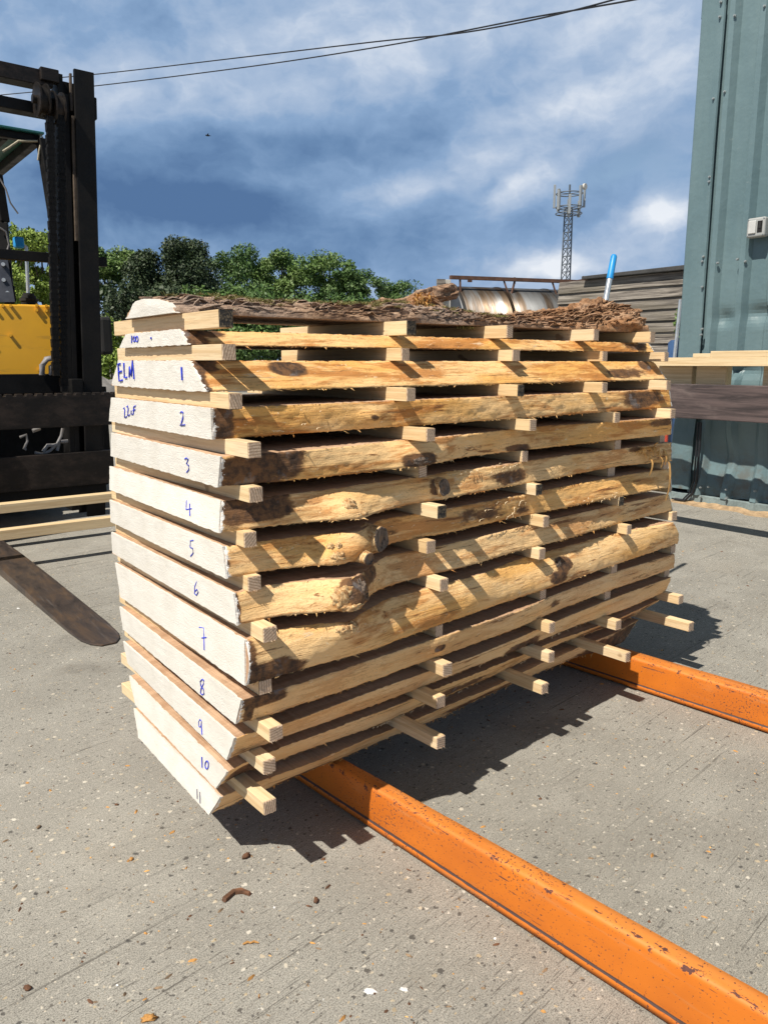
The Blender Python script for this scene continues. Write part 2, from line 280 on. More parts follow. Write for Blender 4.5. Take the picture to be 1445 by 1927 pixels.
# ------------------------------------------------------------------ mesh helpers
class MB:
    def __init__(s): s.v = []; s.f = []; s.m = []; s.sm = []; s.at = {}
    def add(s, vs, fs, mi=0, smooth=False):
        k = len(s.v); s.v += [tuple(map(float, v)) for v in vs]
        for f in fs: s.f.append(tuple(k + i for i in f)); s.m.append(mi); s.sm.append(smooth)
        return k
    def box(s, a, b, mi=0, R=None, c=(0, 0, 0)):
        x0, y0, z0 = a; x1, y1, z1 = b
        vs = [(x, y, z) for z in (z0, z1) for x, y in ((x0, y0), (x1, y0), (x1, y1), (x0, y1))]
        if R is not None: vs = [tuple(R @ Vector(v) + Vector(c)) for v in vs]
        s.add(vs, [(3, 2, 1, 0), (4, 5, 6, 7), (0, 1, 5, 4), (1, 2, 6, 5), (2, 3, 7, 6), (3, 0, 4, 7)], mi)
    def beam(s, p, q, w, h, mi=0, up=(0, 0, 1)):
        p = Vector(p); q = Vector(q); d = (q - p); L = d.length; d.normalize(); sd = d.cross(Vector(up))
        if sd.length < 1e-4: sd = d.cross(Vector((1, 0, 0)))
        sd.normalize(); u = sd.cross(d)
        vs = []
        for e in (p, q):
            for a, b in ((-1, -1), (1, -1), (1, 1), (-1, 1)): vs.append(tuple(e + sd * a * w / 2 + u * b * h / 2))
        s.add(vs, [(0, 1, 2, 3), (7, 6, 5, 4), (0, 4, 5, 1), (1, 5, 6, 2), (2, 6, 7, 3), (3, 7, 4, 0)], mi)
    def tube(s, pts, r, n=8, mi=0, cap=True):
        pts = [Vector(p) for p in pts]; rs = r if isinstance(r, (list, tuple)) else [r] * len(pts); vs = []; ref = Vector((.31, .17, .93))
        for i, p in enumerate(pts):
            d = (pts[min(i + 1, len(pts) - 1)] - pts[max(i - 1, 0)]).normalized(); a = d.cross(ref)
            if a.length < .05: a = d.cross(Vector((1, 0, 0)))
            a.normalize(); b = d.cross(a)
            for k in range(n): t = 2 * math.pi * k / n; vs.append(tuple(p + (a * math.cos(t) + b * math.sin(t)) * rs[i]))
        fs = []
        for i in range(len(pts) - 1):
            for k in range(n): fs.append((i * n + k, i * n + (k + 1) % n, (i + 1) * n + (k + 1) % n, (i + 1) * n + k))
        s.add(vs, fs, mi, True)
        if cap: s.add(vs[:n], [tuple(range(n))], mi); s.add(vs[-n:], [tuple(reversed(range(n)))], mi)
    def cyl(s, p, q, r, n=20, mi=0): s.tube([p, q], r, n, mi)
    def prism(s, poly, h0, h1, axis='z', mi=0):
        n = len(poly)
        def P(a, b, h): return {'z': (a, b, h), 'y': (a, h, b), 'x': (h, a, b)}[axis]
        vs = [P(a, b, h0) for a, b in poly] + [P(a, b, h1) for a, b in poly]
        s.add(vs, [tuple(reversed(range(n))), tuple(range(n, 2 * n))] + [(i, (i + 1) % n, n + (i + 1) % n, n + i) for i in range(n)], mi)
    def build(s, name, mats, parent=None, bevel=0, seg=2, recalc=True):
        me = D.meshes.new(name); me.from_pydata(s.v, [], s.f); mats = mats if isinstance(mats, (list, tuple)) else [mats]
        for m in mats: me.materials.append(m)
        me.polygons.foreach_set('material_index', s.m); me.polygons.foreach_set('use_smooth', s.sm)
        for k, vals in s.at.items():
            at_ = me.attributes.new(k, 'FLOAT', 'POINT'); at_.data.foreach_set('value', np.asarray(vals, dtype=np.float32))
        me.update(); o = D.objects.new(name, me); COL.objects.link(o)
        if recalc:
            import bmesh
            bm = bmesh.new(); bm.from_mesh(me); bmesh.ops.recalc_face_normals(bm, faces=bm.faces); bm.to_mesh(me); bm.free()
        if parent is not None: o.parent = parent
        if bevel: md = o.modifiers.new('bevel', 'BEVEL'); md.width = bevel; md.segments = seg; md.limit_method = 'ANGLE'; md.angle_limit = .7
        return o
def tag(o, label=None, cat=None, group=None, kind=None):
    for k, v in (('label', label), ('category', cat), ('group', group), ('kind', kind)):
        if v: o[k] = v
    return o
def empty(name, loc=(0, 0, 0), rz=0., **kw):
    o = D.objects.new(name, None); o.empty_display_size = .1; COL.objects.link(o); o.location = loc; o.rotation_euler = (0, 0, rz); return tag(o, **kw)
def fbm(x, y, z=0., o=4): return mn.fractal((x, y, z), 1., 2., o)     # about -1..1

# ------------------------------------------------------------------ world, sun, camera
SUN_AZ = math.radians(48.5); SUN_EL = math.radians(54.6)                 # heading the shadows run to, and height
def make_world():
    w = D.worlds.new('World'); S.world = w; w.use_nodes = True; t = NT(w.node_tree); bg = t.n['Background']
    sky = t.node('ShaderNodeTexSky', sky_type='NISHITA'); sky.sun_disc = False; sky.sun_elevation = SUN_EL; sky.sun_rotation = math.atan2(-math.cos(SUN_AZ), -math.sin(SUN_AZ)) % (2 * math.pi)
    sky.dust_density = .6; sky.ozone_density = 1.4
    d = t.node('ShaderNodeTexCoord').outputs['Generated']; x, y, z = t.sep(d)
    az = t.math('ARCTAN2', x, y); el = t.math('ARCSINE', z)
    c = t.node('ShaderNodeCombineXYZ'); t.put(c.inputs[0], az); t.put(c.inputs[1], el); P = c.outputs[0]
    warp = t.vmath('SUBTRACT', t.noise(P, 7., 5, .6, 0, 1), (.5, .5, .5)); P2 = t.vmath('ADD', P, t.vmath('MULTIPLY', warp, (.09, .05, 0)))
    n1 = t.noise(t.map(P2, (3.6, 8.5, 1), rot=(0, 0, -.12)), 1., 8, .56); n2 = t.noise(t.map(P2, (11, 17, 1), rot=(0, 0, -.25), loc=(3, 1, 0)), 1., 7, .6)
    bil = t.math('ABSOLUTE', t.math('SUBTRACT', t.noise(t.map(P2, (9., 14., 1), loc=(5, 2, 0)), 1., 6, .55), .5))
    L = t.math('ADD', t.math('SUBTRACT', .575, t.math('MULTIPLY', bil, .75)), t.math('ADD', t.math('MULTIPLY', t.math('SUBTRACT', n1, .5), .48), t.math('MULTIPLY', t.math('SUBTRACT', n2, .5), .38)))
    q = t.sep(P2)
    def blob(px, py, rx, ry, tilt=0.):
        r = ray(px, py); r = r / np.linalg.norm(r); a0 = math.atan2(r[0], r[1]); e0 = math.asin(r[2])
        da = t.math('SUBTRACT', q[0], a0); de = t.math('SUBTRACT', q[1], e0)
        ct, s_ = math.cos(tilt), math.sin(tilt)
        u = t.math('ADD', t.math('MULTIPLY', da, ct * F / rx), t.math('MULTIPLY', de, s_ * F / rx)); v = t.math('SUBTRACT', t.math('MULTIPLY', de, ct * F / ry), t.math('MULTIPLY', da, s_ * F / ry))
        r2 = t.math('ADD', t.math('MULTIPLY', u, u), t.math('MULTIPLY', v, v)); return t.math('EXPONENT', t.math('MULTIPLY', r2, -1.))
    for px, py, rx, ry, w_, tl in [(250, 385, 260, 75, -.34, 0), (560, 400, 290, 50, -.30, .05), (430, 285, 300, 60, -.20, .1), (720, 465, 190, 40, -.22, .1), (850, 190, 190, 55, -.16, .3), (1060, 250, 150, 40, -.08, .3),
                               (800, 345, 190, 34, .30, .35), (985, 365, 120, 34, .26, .5), (620, 130, 420, 80, .14, .1), (1130, 165, 190, 50, .22, .15), (1245, 398, 58, 28, .46, 0), (1030, 508, 60, 26, .42, 0), (950, 350, 50, 16, .2, .5), (640, 375, 70, 16, .15, .2), (470, 350, 80, 18, .16, 0),
                               (270, 440, 150, 18, .16, 0), (120, 60, 260, 60, -.08, 0), (230, 180, 90, 60, .10, 0), (900, 60, 400, 60, .08, 0), (1180, 470, 160, 50, .05, 0), (960, 430, 160, 40, -.10, .2)]:
        L = t.math('ADD', L, t.math('MULTIPLY', blob(px, py, rx, ry, tl), w_))
    cl = t.ramp(L, [(.08, (.088, .172, .338)), (.28, (.148, .258, .445)), (.48, (.245, .375, .580)), (.66, (.42, .525, .69)), (.90, (.80, .84, .90))])
    K = 9.6
    cl10 = t.mix(1., cl, (K, K, K), 'MULTIPLY'); n = cl10.node; n.clamp_result = False
    hole = t.math('ADD', t.math('ADD', blob(1215, 285, 75, 34, .35), blob(1150, 320, 80, 22, .3)), blob(1275, 330, 40, 30)); hole = t.math('MULTIPLY', hole, t.ss(n2, .35, .6, .55, 1.1))
    hole = t.math('MULTIPLY', hole, .72, clamp=True)
    skyc = t.mix(1., sky.outputs[0], (1., 1., 1.), 'MULTIPLY'); skyc.node.clamp_result = False
    out = t.mix(hole, cl10, skyc)
    out = t.mix(t.ss(el, .42, .75), out, (.80, .93, 1.12))        # sky above the view dimmed to cut ambient light in the shadows
    t.put(bg.inputs[0], out); bg.inputs[1].default_value = .09
make_world()
ld = D.lights.new('sun', 'SUN'); ld.energy = 5.0; ld.angle = math.radians(.53); ld.color = (1., .935, .83)
so = D.objects.new('sun', ld); COL.objects.link(so)
so.rotation_euler = Vector((math.cos(SUN_AZ) * math.cos(SUN_EL), math.sin(SUN_AZ) * math.cos(SUN_EL), -math.sin(SUN_EL))).to_track_quat('-Z', 'Y').to_euler()
cd = D.cameras.new('camera'); co = D.objects.new('camera', cd); COL.objects.link(co); S.camera = co
cd.sensor_fit = 'VERTICAL'; cd.sensor_height = 24.; cd.sensor_width = 18.; cd.lens = 24. * F / 1927.; cd.clip_end = 2000; cd.clip_start = .05
co.location = (0, 0, 1); co.rotation_euler = (math.pi / 2 - PITCH, 0, 0)
S.view_settings.view_transform = 'Standard'; S.view_settings.look = 'None'; S.view_settings.exposure = 0.26; S.view_settings.gamma = 1.
S.cycles.max_bounces = 6; S.cycles.diffuse_bounces = 2

# ------------------------------------------------------------------ ground
m = MB(); m.add([(-400, -60, 0), (400, -60, 0), (400, 700, 0), (-400, 700, 0)], [(0, 1, 2, 3)]); tag(m.build('ground', M['concrete']), kind='structure')

# ------------------------------------------------------------------ the slab stack
A = np.array([.754, .657]); ALPHA = math.atan2(A[1], A[0]); O = np.array([-.25, 1.30])
ca, sa = math.cos(ALPHA), math.sin(ALPHA)
def loc(P): d = np.array(P[:2]) - O; return np.array([d[0] * ca + d[1] * sa, -d[0] * sa + d[1] * ca])   # x along the log, y away from the viewer
def wld(x, y): return np.array([O[0] + x * ca - y * sa, O[1] + x * sa + y * ca])
GAP = .028; Z = {}; zc = .107
for n_, t_ in [('11', .0536), ('10', .0536), ('9', .0536), ('8', .0536), ('7', .081), ('6', .0536), ('5', .0536), ('4', .0536), ('3', .0536), ('2', .0536), ('1', .0536), ('100', .027), ('bark', .06)]:
    Z[n_] = (zc, zc + t_); zc += t_ + GAP + (.003 if n_ == '100' else 0)
ORDER = ['bark', '100', '1', '2', '3', '4', '5', '6', '7', '8', '9', '10', '11']
EP = np.array([-.289, 1.333, 0]); EN = np.array([.798, .602, 0]); FP_ = np.array([.876, 2.337, 0]); FN = np.array([.754, .657, 0])
CORN = {'bark': ((250, 585), (240, 604), (325, 585), (331, 592)), '100': ((239, 626), (227, 651), (338, 622), (352, 646)), '1': ((225, 677), (212, 725), (358, 679), (385, 738)), '2': ((212, 750), (208, 794), (398, 770), (401, 829)),
 '3': ((212, 815), (211, 857), (416, 860), (412, 916)), '4': ((209, 878), (209, 921), (417, 943), (414, 1002)), '5': ((209, 941), (211, 981), (421, 1029), (428, 1088)), '6': ((212, 1002), (214, 1040), (441, 1117), (448, 1176)),
 '7': ((219, 1059), (229, 1122), (462, 1204), (464, 1290)), '8': ((227, 1142), (234, 1184), (455, 1317), (446, 1362)), '9': ((234, 1207), (243, 1248), (443, 1389), (428, 1428)), '10': ((245, 1272), (257, 1326), (428, 1452), (408, 1482)), '11': ((254, 1333), (263, 1387), (416, 1500), (396, 1533))}
TOP = {'bark': [(1215, 625)], '100': [(1219, 654)], '1': [(1229, 687)], '2': [(1257, 737)],
 '3': [(493, 853.5), (569, 848), (680, 837), (726, 831), (841.6, 821.4), (1008.7, 802.6), (1137, 794.8), (1262, 787)],
 '4': [(559.5, 928.6), (639, 917.4), (780, 898.7), (837, 887.7), (948, 875.5), (1015.4, 863.2), (1159.3, 845.5), (1262.3, 832.2)],
 '5': [(487, 1019.5), (594.4, 1004.6), (660, 998), (713, 977.4), (775, 968.5), (850.4, 955.3), (980, 932), (1048.6, 917.5), (1181.4, 893), (1259, 882)],
 '6': [(499.7, 1101.7), (594.4, 1088), (660, 1083), (696.5, 1066), (726.4, 1045), (819.4, 1029.4), (925.7, 1005), (1033, 978.4), (1159.3, 949.6), (1256.7, 929.6)],
 '7': [(524.6, 1184), (579.4, 1176.5), (654, 1164), (694, 1146), (726.4, 1126.9), (801.7, 1107), (903.6, 1080.4), (973.3, 1051.4), (1070.7, 1024.9), (1181.4, 998.3), (1265.6, 982.8)],
 '8': [(477.4, 1310.6), (535, 1295), (601.4, 1275), (660, 1254), (748.6, 1225), (815, 1200.9), (881.4, 1181), (980, 1148), (1037.5, 1122.3), (1146, 1080), (1269, 1042.6)],
 '9': [(464, 1381.5), (530.6, 1364), (700, 1300.7), (815, 1260.6), (881.4, 1238.5), (980, 1198.6), (1072, 1158), (1149.3, 1127), (1262.7, 1086)],
 '10': [(445, 1442), (521.7, 1410), (700, 1345), (770.7, 1318), (837, 1289.4), (903.6, 1265), (970, 1238), (1042, 1207), (1166.8, 1163), (1239, 1128.4)],
 '11': [(488.5, 1470), (601.4, 1430), (700, 1386), (784, 1353.6), (837, 1329), (925.7, 1294), (1009.8, 1252), (1097, 1215), (1159.3, 1189.4), (1201.6, 1165.8)]}
BOT = {'bark': [(1222, 633)], '100': [(1229, 667)], '1': [(1252, 719)], '2': [(1262, 768)],
 '3': [(519.4, 906.7), (680, 890), (804, 873.5), (881.4, 859), (986.6, 846.9), (1137, 830.3), (1262, 818)],
 '4': [(527, 988.4), (619.3, 978.4), (684, 972), (759.6, 950.8), (835, 938.6), (960, 914.1), (1026.4, 903), (1159.3, 877.6), (1262.3, 867.6)],
 '5': [(494.7, 1075.6), (594.4, 1063), (632, 1060), (699.9, 1031.6), (770.7, 1014), (841.6, 1002.9), (960, 975), (1059.6, 956.2), (1154.9, 936.3), (1262, 916.4)],
 '6': [(507.2, 1161.5), (594.4, 1150.3), (669, 1140), (700, 1114), (759.6, 1093.6), (815, 1080.4), (881.4, 1064.9), (960, 1040.4), (1059.6, 1016), (1170.4, 982.8), (1264.5, 960.6)],
 '7': [(539.4, 1268.6), (700, 1222), (797.3, 1185.4), (881.4, 1156.6), (952.3, 1131), (1026.4, 1106.8), (1115, 1075.8), (1181.4, 1053.7), (1274.4, 1022.6)],
 '8': [(504, 1347), (570.4, 1324), (700, 1280.8), (792.9, 1245), (859.3, 1224), (980, 1178.7), (1019.8, 1160), (1109.5, 1124.7), (1184.2, 1098.5), (1267.7, 1068.6)],
 '9': [(453, 1419), (530.6, 1388), (660, 1342.6), (757.4, 1307), (848, 1271.7), (881.4, 1258), (970, 1224), (1084.6, 1177), (1184.2, 1143), (1250, 1113.5)],
 '10': [(446, 1458), (521.7, 1431), (700, 1368), (726.4, 1357), (792.9, 1328), (837, 1310), (925.7, 1273), (980, 1246), (1059.6, 1208), (1134, 1182), (1184, 1162), (1236.5, 1132)],
 '11': [(490.7, 1489), (579.3, 1452), (645.7, 1425.8), (748.6, 1380), (837, 1347), (899, 1316), (956.7, 1290), (1034.7, 1257), (1089.5, 1235), (1119.4, 1228), (1171.8, 1209), (1199, 1167)]}
LOWN = {'3', '4', '5', '6', '7', '8', '9', '10', '11'}
G = {}
for n_ in ORDER:
    tl, bl, tr, br = CORN[n_]; zb, zt = Z[n_]; low = n_ in LOWN
    def cp(q, z): return loc(onz(*q, z)) if low else loc(onplane(*q, EP, EN))
    g = {'tl': cp(tl, zt), 'bl': cp(bl, zb), 'tr': cp(tr, zt), 'br': cp(br, zb)}
    def far(q, z): return loc(onz(*q, z)) if low else loc(onplane(*q, FP_, FN))
    for key, near, lst, z in (('T', g['tr'], TOP[n_], zt), ('B', g['br'], BOT[n_], zb)):
        pts = np.array([near] + [far(q, z) for q in lst])
        if not low: pts = np.array([pts[0], pts[0] * .5 + pts[1] * .5 + np.array([0, -.008]), pts[1]])
        pts = pts[np.argsort(pts[:, 0])]; g[key] = pts
    G[n_] = g
def smooth_eval(pts, xs):
    y = np.interp(xs, pts[:, 0], pts[:, 1]); k = np.hanning(19); k /= k.sum(); yy = np.pad(y, 9, mode='edge'); ys = np.convolve(yy, k, 'valid')
    e = np.minimum(1, np.minimum(np.arange(len(xs)), np.arange(len(xs))[::-1]) / 9.); return y * (1 - e) + ys * e
def x_at_px(n_, px):
    g = G[n_]; z = sum(Z[n_]) / 2; xs = np.linspace(-.1, 1.75, 400); best = None
    ys = np.interp(xs, g['B'][:, 0], g['B'][:, 1])
    pr = np.array([proj((*wld(x, y), z))[0] for x, y in zip(xs, ys)]); return float(xs[np.argmin(abs(pr - px))])
# dark patches on the live edge: (px, height 0..1, half length in px, half height, strength)
STAIN = {'100': [(360, .6, 40, 1.2, 1.1), (400, .9, 40, .5, .8), (1200, .6, 30, .7, .7)], '1': [(372, .5, 26, 1.2, 1.2), (410, .9, 30, .35, .9), (565, .72, 34, .28, 1.2), (1190, .35, 50, .35, .75), (1232, .9, 12, .6, .8)],
 '2': [(412, .5, 26, 1.2, 1.0), (700, .42, 10, .16, .8), (1215, .55, 55, .6, .72)], '3': [(470, .4, 70, 1., .95), (530, .8, 46, .8, 1.1), (790, .2, 32, .30, 1.25), (975, .12, 24, .2, 1.), (1240, .85, 40, .35, .7)],
 '4': [(440, .5, 40, 1.2, .62), (490, .78, 62, .6, 1.6), (823, .5, 20, .4, 1.0), (960, .45, 44, .45, .78), (1190, .85, 26, .3, .62)], '5': [(432, .4, 8, 1., .6), (725, .5, 40, .3, .6), (905, .5, 75, .6, .60), (985, .4, 20, .5, .62)],
 '6': [(445, .6, 8, .8, 1.), (672, .55, 20, .55, 1.2), (695, .75, 14, .4, 1.)], '7': [(510, .15, 60, .34, 1.15), (470, .5, 16, .7, .8), (1062, .6, 14, .22, 1.3), (1050, .25, 16, .25, 1.), (645, .88, 20, .14, .75)],
 '8': [(490, .85, 44, .36, 1.15), (462, .5, 10, .8, .9), (818, .5, 8, .16, 1.3), (1040, .5, 14, .3, .62)], '9': [(980, .15, 40, .4, 1.0), (450, .2, 30, .4, .6)], '10': [(450, .3, 40, .6, .95), (860, .3, 90, .35, .7), (1150, .4, 90, .5, .72)], '11': [(560, .1, 80, .25, .7), (900, .2, 120, .35, .7), (1160, .3, 60, .7, 1.)]}
BULGE = {'2': [(700, .45, .012, 20, .3)], '3': [(790, .3, .012, 40, .6)], '4': [(655, .3, .022, 34, .6), (820, .55, .016, 22, .5)], '5': [(665, .45, .034, 38, .8), (620, .3, .012, 16, .4)], '6': [(650, .5, .03, 46, .8)], '7': [(640, .85, .02, 26, .35), (1062, .5, .01, 24, .4), (1000, .5, .006, 200, .8)], '8': [(815, .5, .008, 40, .6)]}
TINT = {'100': .0, '1': .0, '2': .0, '3': .15, '4': .3, '5': .3, '6': .4, '7': .2, '8': .85, '9': .9, '10': .8, '11': .9}
DESC = {'100': 'thin elm slab with its white end marked 100, second from the top', '1': 'elm slab whose white end reads ELM and 1', '2': 'elm slab with white end marked 22CF and 2', '3': 'elm slab numbered 3 with a wide dark patch by the end',
 '4': 'elm slab numbered 4 with a dark triangle and small knot on its edge', '5': 'elm slab numbered 5 with a sawn-off branch stub on its edge', '6': 'elm slab numbered 6 with a blackened burr on its edge', '7': 'thickest elm slab, numbered 7, with a bulging pale edge', '8': 'elm slab numbered 8 with smooth shaded edge',
 '9': 'elm slab numbered 9 with narrow undercut edge', '10': 'elm slab numbered 10 with ragged edge, second from the bottom', '11': 'lowest elm slab, numbered 11, resting on the orange rails'}
ROOT = {}
def slab(n_):
    g = G[n_]; zb, zt = Z[n_]; H = zt - zb; root = empty('elm_slab', (*wld(0, 0), zb), ALPHA, label=DESC[n_], cat='wood slab', group='elm slabs stacked on battens'); ROOT[n_] = root
    N = 330; V = 12; seed = hash(n_) % 97 if False else ORDER.index(n_) * 7.3
    u = np.linspace(0, 1, N)
    xT = g['T'][0, 0] + (g['T'][-1, 0] - g['T'][0, 0]) * u; xB = g['B'][0, 0] + (g['B'][-1, 0] - g['B'][0, 0]) * u
    yT = smooth_eval(g['T'], xT); yB = smooth_eval(g['B'], xB)
    wT = (g['tl'] - g['tr'])[1]; wB = (g['bl'] - g['br'])[1]; sk = (g['tl'] - g['tr'])[0]
    wT = max(.2, wT); wB = max(.2, wB)
    m = MB(); stain = []; tint = []; paint = []
    st = [(x_at_px(n_, px), v, abs(x_at_px(n_, px + hl) - x_at_px(n_, px - hl)) / 2 + .004, hv, s) for px, v, hl, hv, s in STAIN.get(n_, [])]
    bu = [(x_at_px(n_, px), v, a, abs(x_at_px(n_, px + hl) - x_at_px(n_, px - hl)) / 2 + .004, hv) for px, v, a, hl, hv in BULGE.get(n_, [])]
    front = {}
    rings = []
    bulge0 = .010 if n_ == '7' else .0015
    for i in range(N):
        ring = []
        # front profile bottom -> top
        for k in range(V + 1):
            v = k / V; x = xB[i] * (1 - v) + xT[i] * v; y = yB[i] * (1 - v) + yT[i] * v - bulge0 * 4 * v * (1 - v)
            nz = .0022 * fbm(x * 5, v * 1.5, seed, 3) + .0016 * fbm(x * 22, v * 5, seed, 3) + .0012 * fbm(x * 60, v * 14, seed + 3, 2)
            for bx, bv, a, hl, hv in bu: y -= a * math.exp(-((x - bx) / hl) ** 2 - ((v - bv) / hv) ** 2)
            rag = 0.
            if k in (0, V): rag = .0016 * fbm(x * 90, seed, 5, 2)
            ring.append((x, y + nz, H * v + (rag if k in (0, V) else 0), v))
        # back profile top -> bottom
        for k in range(5):
            v = 1 - k / 4; taper = 1 - .10 * u[i]
            xb = (xB[i] * (1 - v) + xT[i] * v) + sk * (1 - u[i]); yb = (yB[i] + (wB) * taper) * (1 - v) + (yT[i] + (wT) * taper) * v + .012 * fbm(xb * 3.1, 9, seed, 3) * min(1, u[i] * 6)
            if i == 0: xb, yb = (g['bl'] * (1 - v) + g['tl'] * v)
            ring.append((xb, yb, H * v, v))
        rings.append(ring)
    R = V + 6; vs = []; fs = []; mi = []
    for i, ring in enumerate(rings):
        for (x, y, z, v) in ring: vs.append((x, y, z))
        for k, (x, y, z, v) in enumerate(ring):
            s = 0.
            if k <= V:
                for sx, sv, hl, hv, a in st: s = max(s, a * math.exp(-(((x - sx) / hl) ** 2) ** 1.3 - (((v - sv) / hv) ** 2) ** 1.3))
            stain.append(s); tint.append(TINT.get(n_, .3)); xe = x - (g['br'][0] * (1 - v) + g['tr'][0] * v); paint.append(max(0., 1 - xe / .02) * .75 if k <= V else 0)
    m.add(vs, [])
    for i in range(N - 1):
        a = i * R; b = (i + 1) * R
        for k in range(R):
            k2 = (k + 1) % R; live = k < V or V < k < R - 1
            m.f.append((a + k, b + k, b + k2, a + k2)); m.m.append(0 if live else 1); m.sm.append(live)
    m.f.append(tuple(range(R))); m.m.append(1); m.sm.append(False); m.f.append(tuple(reversed(range((N - 1) * R, N * R)))); m.m.append(1); m.sm.append(False)
    # splinters along the two arrises
    for q in range(170):
        i = random.randrange(4, N - 4); k = random.choice((0, 0, V)); x, y, z, v = rings[i][k]; L = random.uniform(.0015, .0045) * (2.6 if random.random() < .08 else 1)
        dx = random.uniform(-.012, .012); dz = -L if k == 0 else L * random.uniform(-.5, .6)
        w = random.uniform(.0008, .0035); m.add([(x - w, y + .0006, z), (x + w, y + .0006, z), (x + dx, y - L * random.uniform(.2, .9), z + dz * .6)], [(0, 1, 2)], 0); stain += [0] * 3; tint += [0.] * 3; paint += [0] * 3
    m.at = {'stain': stain, 'tint': tint, 'paint': paint}
    board = m.build('board', [M['live'], M['sawn']], root)
    for k, q in (('rings', rings),): G[n_][k] = q
    # painted ends
    def painted(c00, c10, c11, c01, sgn, nm):            # bl, br, tr, tl as (x,y,z)
        p = MB(); nu, nv = 70, 10; c00, c10, c11, c01 = [np.array(c) for c in (c00, c10, c11, c01)]
        nrm = np.cross(c10 - c00, c01 - c00); nrm /= np.linalg.norm(nrm); nrm = nrm * (1 if nrm[0] * sgn > 0 else -1); vs = []
        for layer in (0, 1):
            for j in range(nv + 1):
                for i in range(nu + 1):
                    a, b = i / nu, j / nv; e = (c00 * (1 - a) + c10 * a) * (1 - b) + (c01 * (1 - a) + c11 * a) * b
                    ea = (c10 - c00) / np.linalg.norm(c10 - c00)
                    if j in (0, nv): e = e + np.array([0, 0, 1.]) * ((.0016 * fbm(a * 30, b * 7, seed, 3) + .0008) * (1 if j else -1) if sgn < 0 else (-.006 if j else .003))
                    if i in (0, nu): e = e + ea * (.0016 * fbm(a * 3, b * 5, seed + 4, 3) + .0010) * (1 if i else -1)
                    d = (.0026 + .0005 * fbm(a * 18, b * 5, seed, 3) + .0004 * fbm(a * 70, b * 16, seed, 2)) if layer else -.0015
                    edge = i in (0, nu) or j in (0, nv)
                    vs.append(tuple(e + nrm * d))
        W = nu + 1; off = (nu + 1) * (nv + 1); fs = []
        for j in range(nv):
            for i in range(nu): fs.append((off + j * W + i, off + j * W + i + 1, off + (j + 1) * W + i + 1, off + (j + 1) * W + i))
        loop = [i for i in range(W)] + [j * W + nu for j in range(1, nv + 1)] + [nv * W + i for i in range(nu - 1, -1, -1)] + [j * W for j in range(nv - 1, 0, -1)]
        p.add(vs, fs, 0, True); rv = [vs[i] for i in loop] + [vs[off + i] for i in loop]; nl = len(loop); p.add(rv, [(i, (i + 1) % nl, nl + (i + 1) % nl, nl + i) for i in range(nl)], 0, False); return p.build(nm, M['endpaint'], root, recalc=False)
    r0, r1 = rings[0], rings[-1]
    painted(r0[-1][:3], r0[0][:3], r0[V][:3], r0[V + 1][:3], -1, 'painted_end')
    if n_ not in ('8', '9', '10', '11'): painted(r1[-1][:3], r1[0][:3], r1[V][:3], r1[V + 1][:3], 1, 'painted_end')
    return root
for n_ in ORDER[1:]: slab(n_)
def front_pt(n_, px, v):                                     # point on the live edge, slab-local
    x = x_at_px(n_, px); r = G[n_]['rings']; i = int(np.argmin([abs(q[0][0] - x) for q in r])); k = int(round(v * 12)); return Vector(r[i][k][:3])
# --- handwriting on the white ends
def P1(x, y): return (180 + x / 2.779, 540 + y / 2.779)
def P2(x, y): return (180 + x / 2.779, 1000 + y / 2.779)
def P4(x, y): return (200 + x / 5.558, 540 + y / 5.558)
def ell(cx, cy, rx, ry, n=14): return [(cx + rx * math.sin(2 * math.pi * k / n), cy - ry * math.cos(2 * math.pi * k / n)) for k in range(n + 1)]
TEXT = {'100': (P4, 1.5, 'ink', [[(287, 510), (286, 590)], ell(313, 546, 11, 27), ell(342, 545, 13, 29), ell(490, 536, 4, 9, 8)]),
 '1': (P4, 3.2, 'ink', [[(168, 803), (146, 806), (150, 895), (158, 985), (190, 974)], [(150, 890), (182, 882)], [(205, 795), (212, 950), (238, 945)], [(263, 945), (266, 838), (285, 932), (297, 772), (313, 965)], [(810, 838), (818, 976)]]),
 '2': (P4, 1.7, 'ink', [[(200, 1272), (208, 1262), (215, 1285), (212, 1330), (211, 1366), (235, 1354)], [(234, 1254), (244, 1243), (250, 1268), (247, 1310), (243, 1346), (264, 1335)], [(281, 1292), (280, 1332), (298, 1328)], [(305, 1334), (309, 1250), (326, 1242)], [(300, 1292), (324, 1282)], [(795, 1318), (808, 1302), (825, 1312), (825, 1360), (808, 1420), (795, 1447), (845, 1440)]]),
 '3': (P1, 1.6, 'ink', [[(476, 900), (485, 893), (495, 900), (486, 924), (497, 932), (499, 952), (486, 969)]]), '4': (P1, 1.6, 'ink', [[(486, 1117), (484, 1165), (513, 1160)], [(503, 1134), (504, 1198)]]),
 '5': (P2, 1.6, 'ink', [[(522, 46), (507, 48), (505, 82), (518, 88), (521, 112), (507, 129)]]), '6': (P2, 1.6, 'ink', [[(540, 261), (529, 288), (528, 324), (538, 333), (547, 316), (540, 302), (530, 312)]]),
 '7': (P2, 1.6, 'ink', [[(552, 500), (577, 503), (578, 619)], [(565, 556), (590, 553)]]), '8': (P2, 1.6, 'ink', [[(568, 771), (557, 782), (560, 805), (574, 824), (577, 846), (567, 853), (558, 842), (562, 818), (574, 796), (576, 778), (568, 771)]]),
 '9': (P2, 1.6, 'ink', [[(565, 992), (556, 981), (549, 996), (552, 1020), (561, 1020), (565, 992), (564, 1020), (567, 1061)]]), '10': (P2, 1.6, 'ink', [[(565, 1177), (567, 1233)], ell(591, 1219, 9, 21)]), '11': (P2, 1.1, 'ink_dark', [[(540, 1345), (541, 1397)], [(555, 1360), (556, 1421)]])}
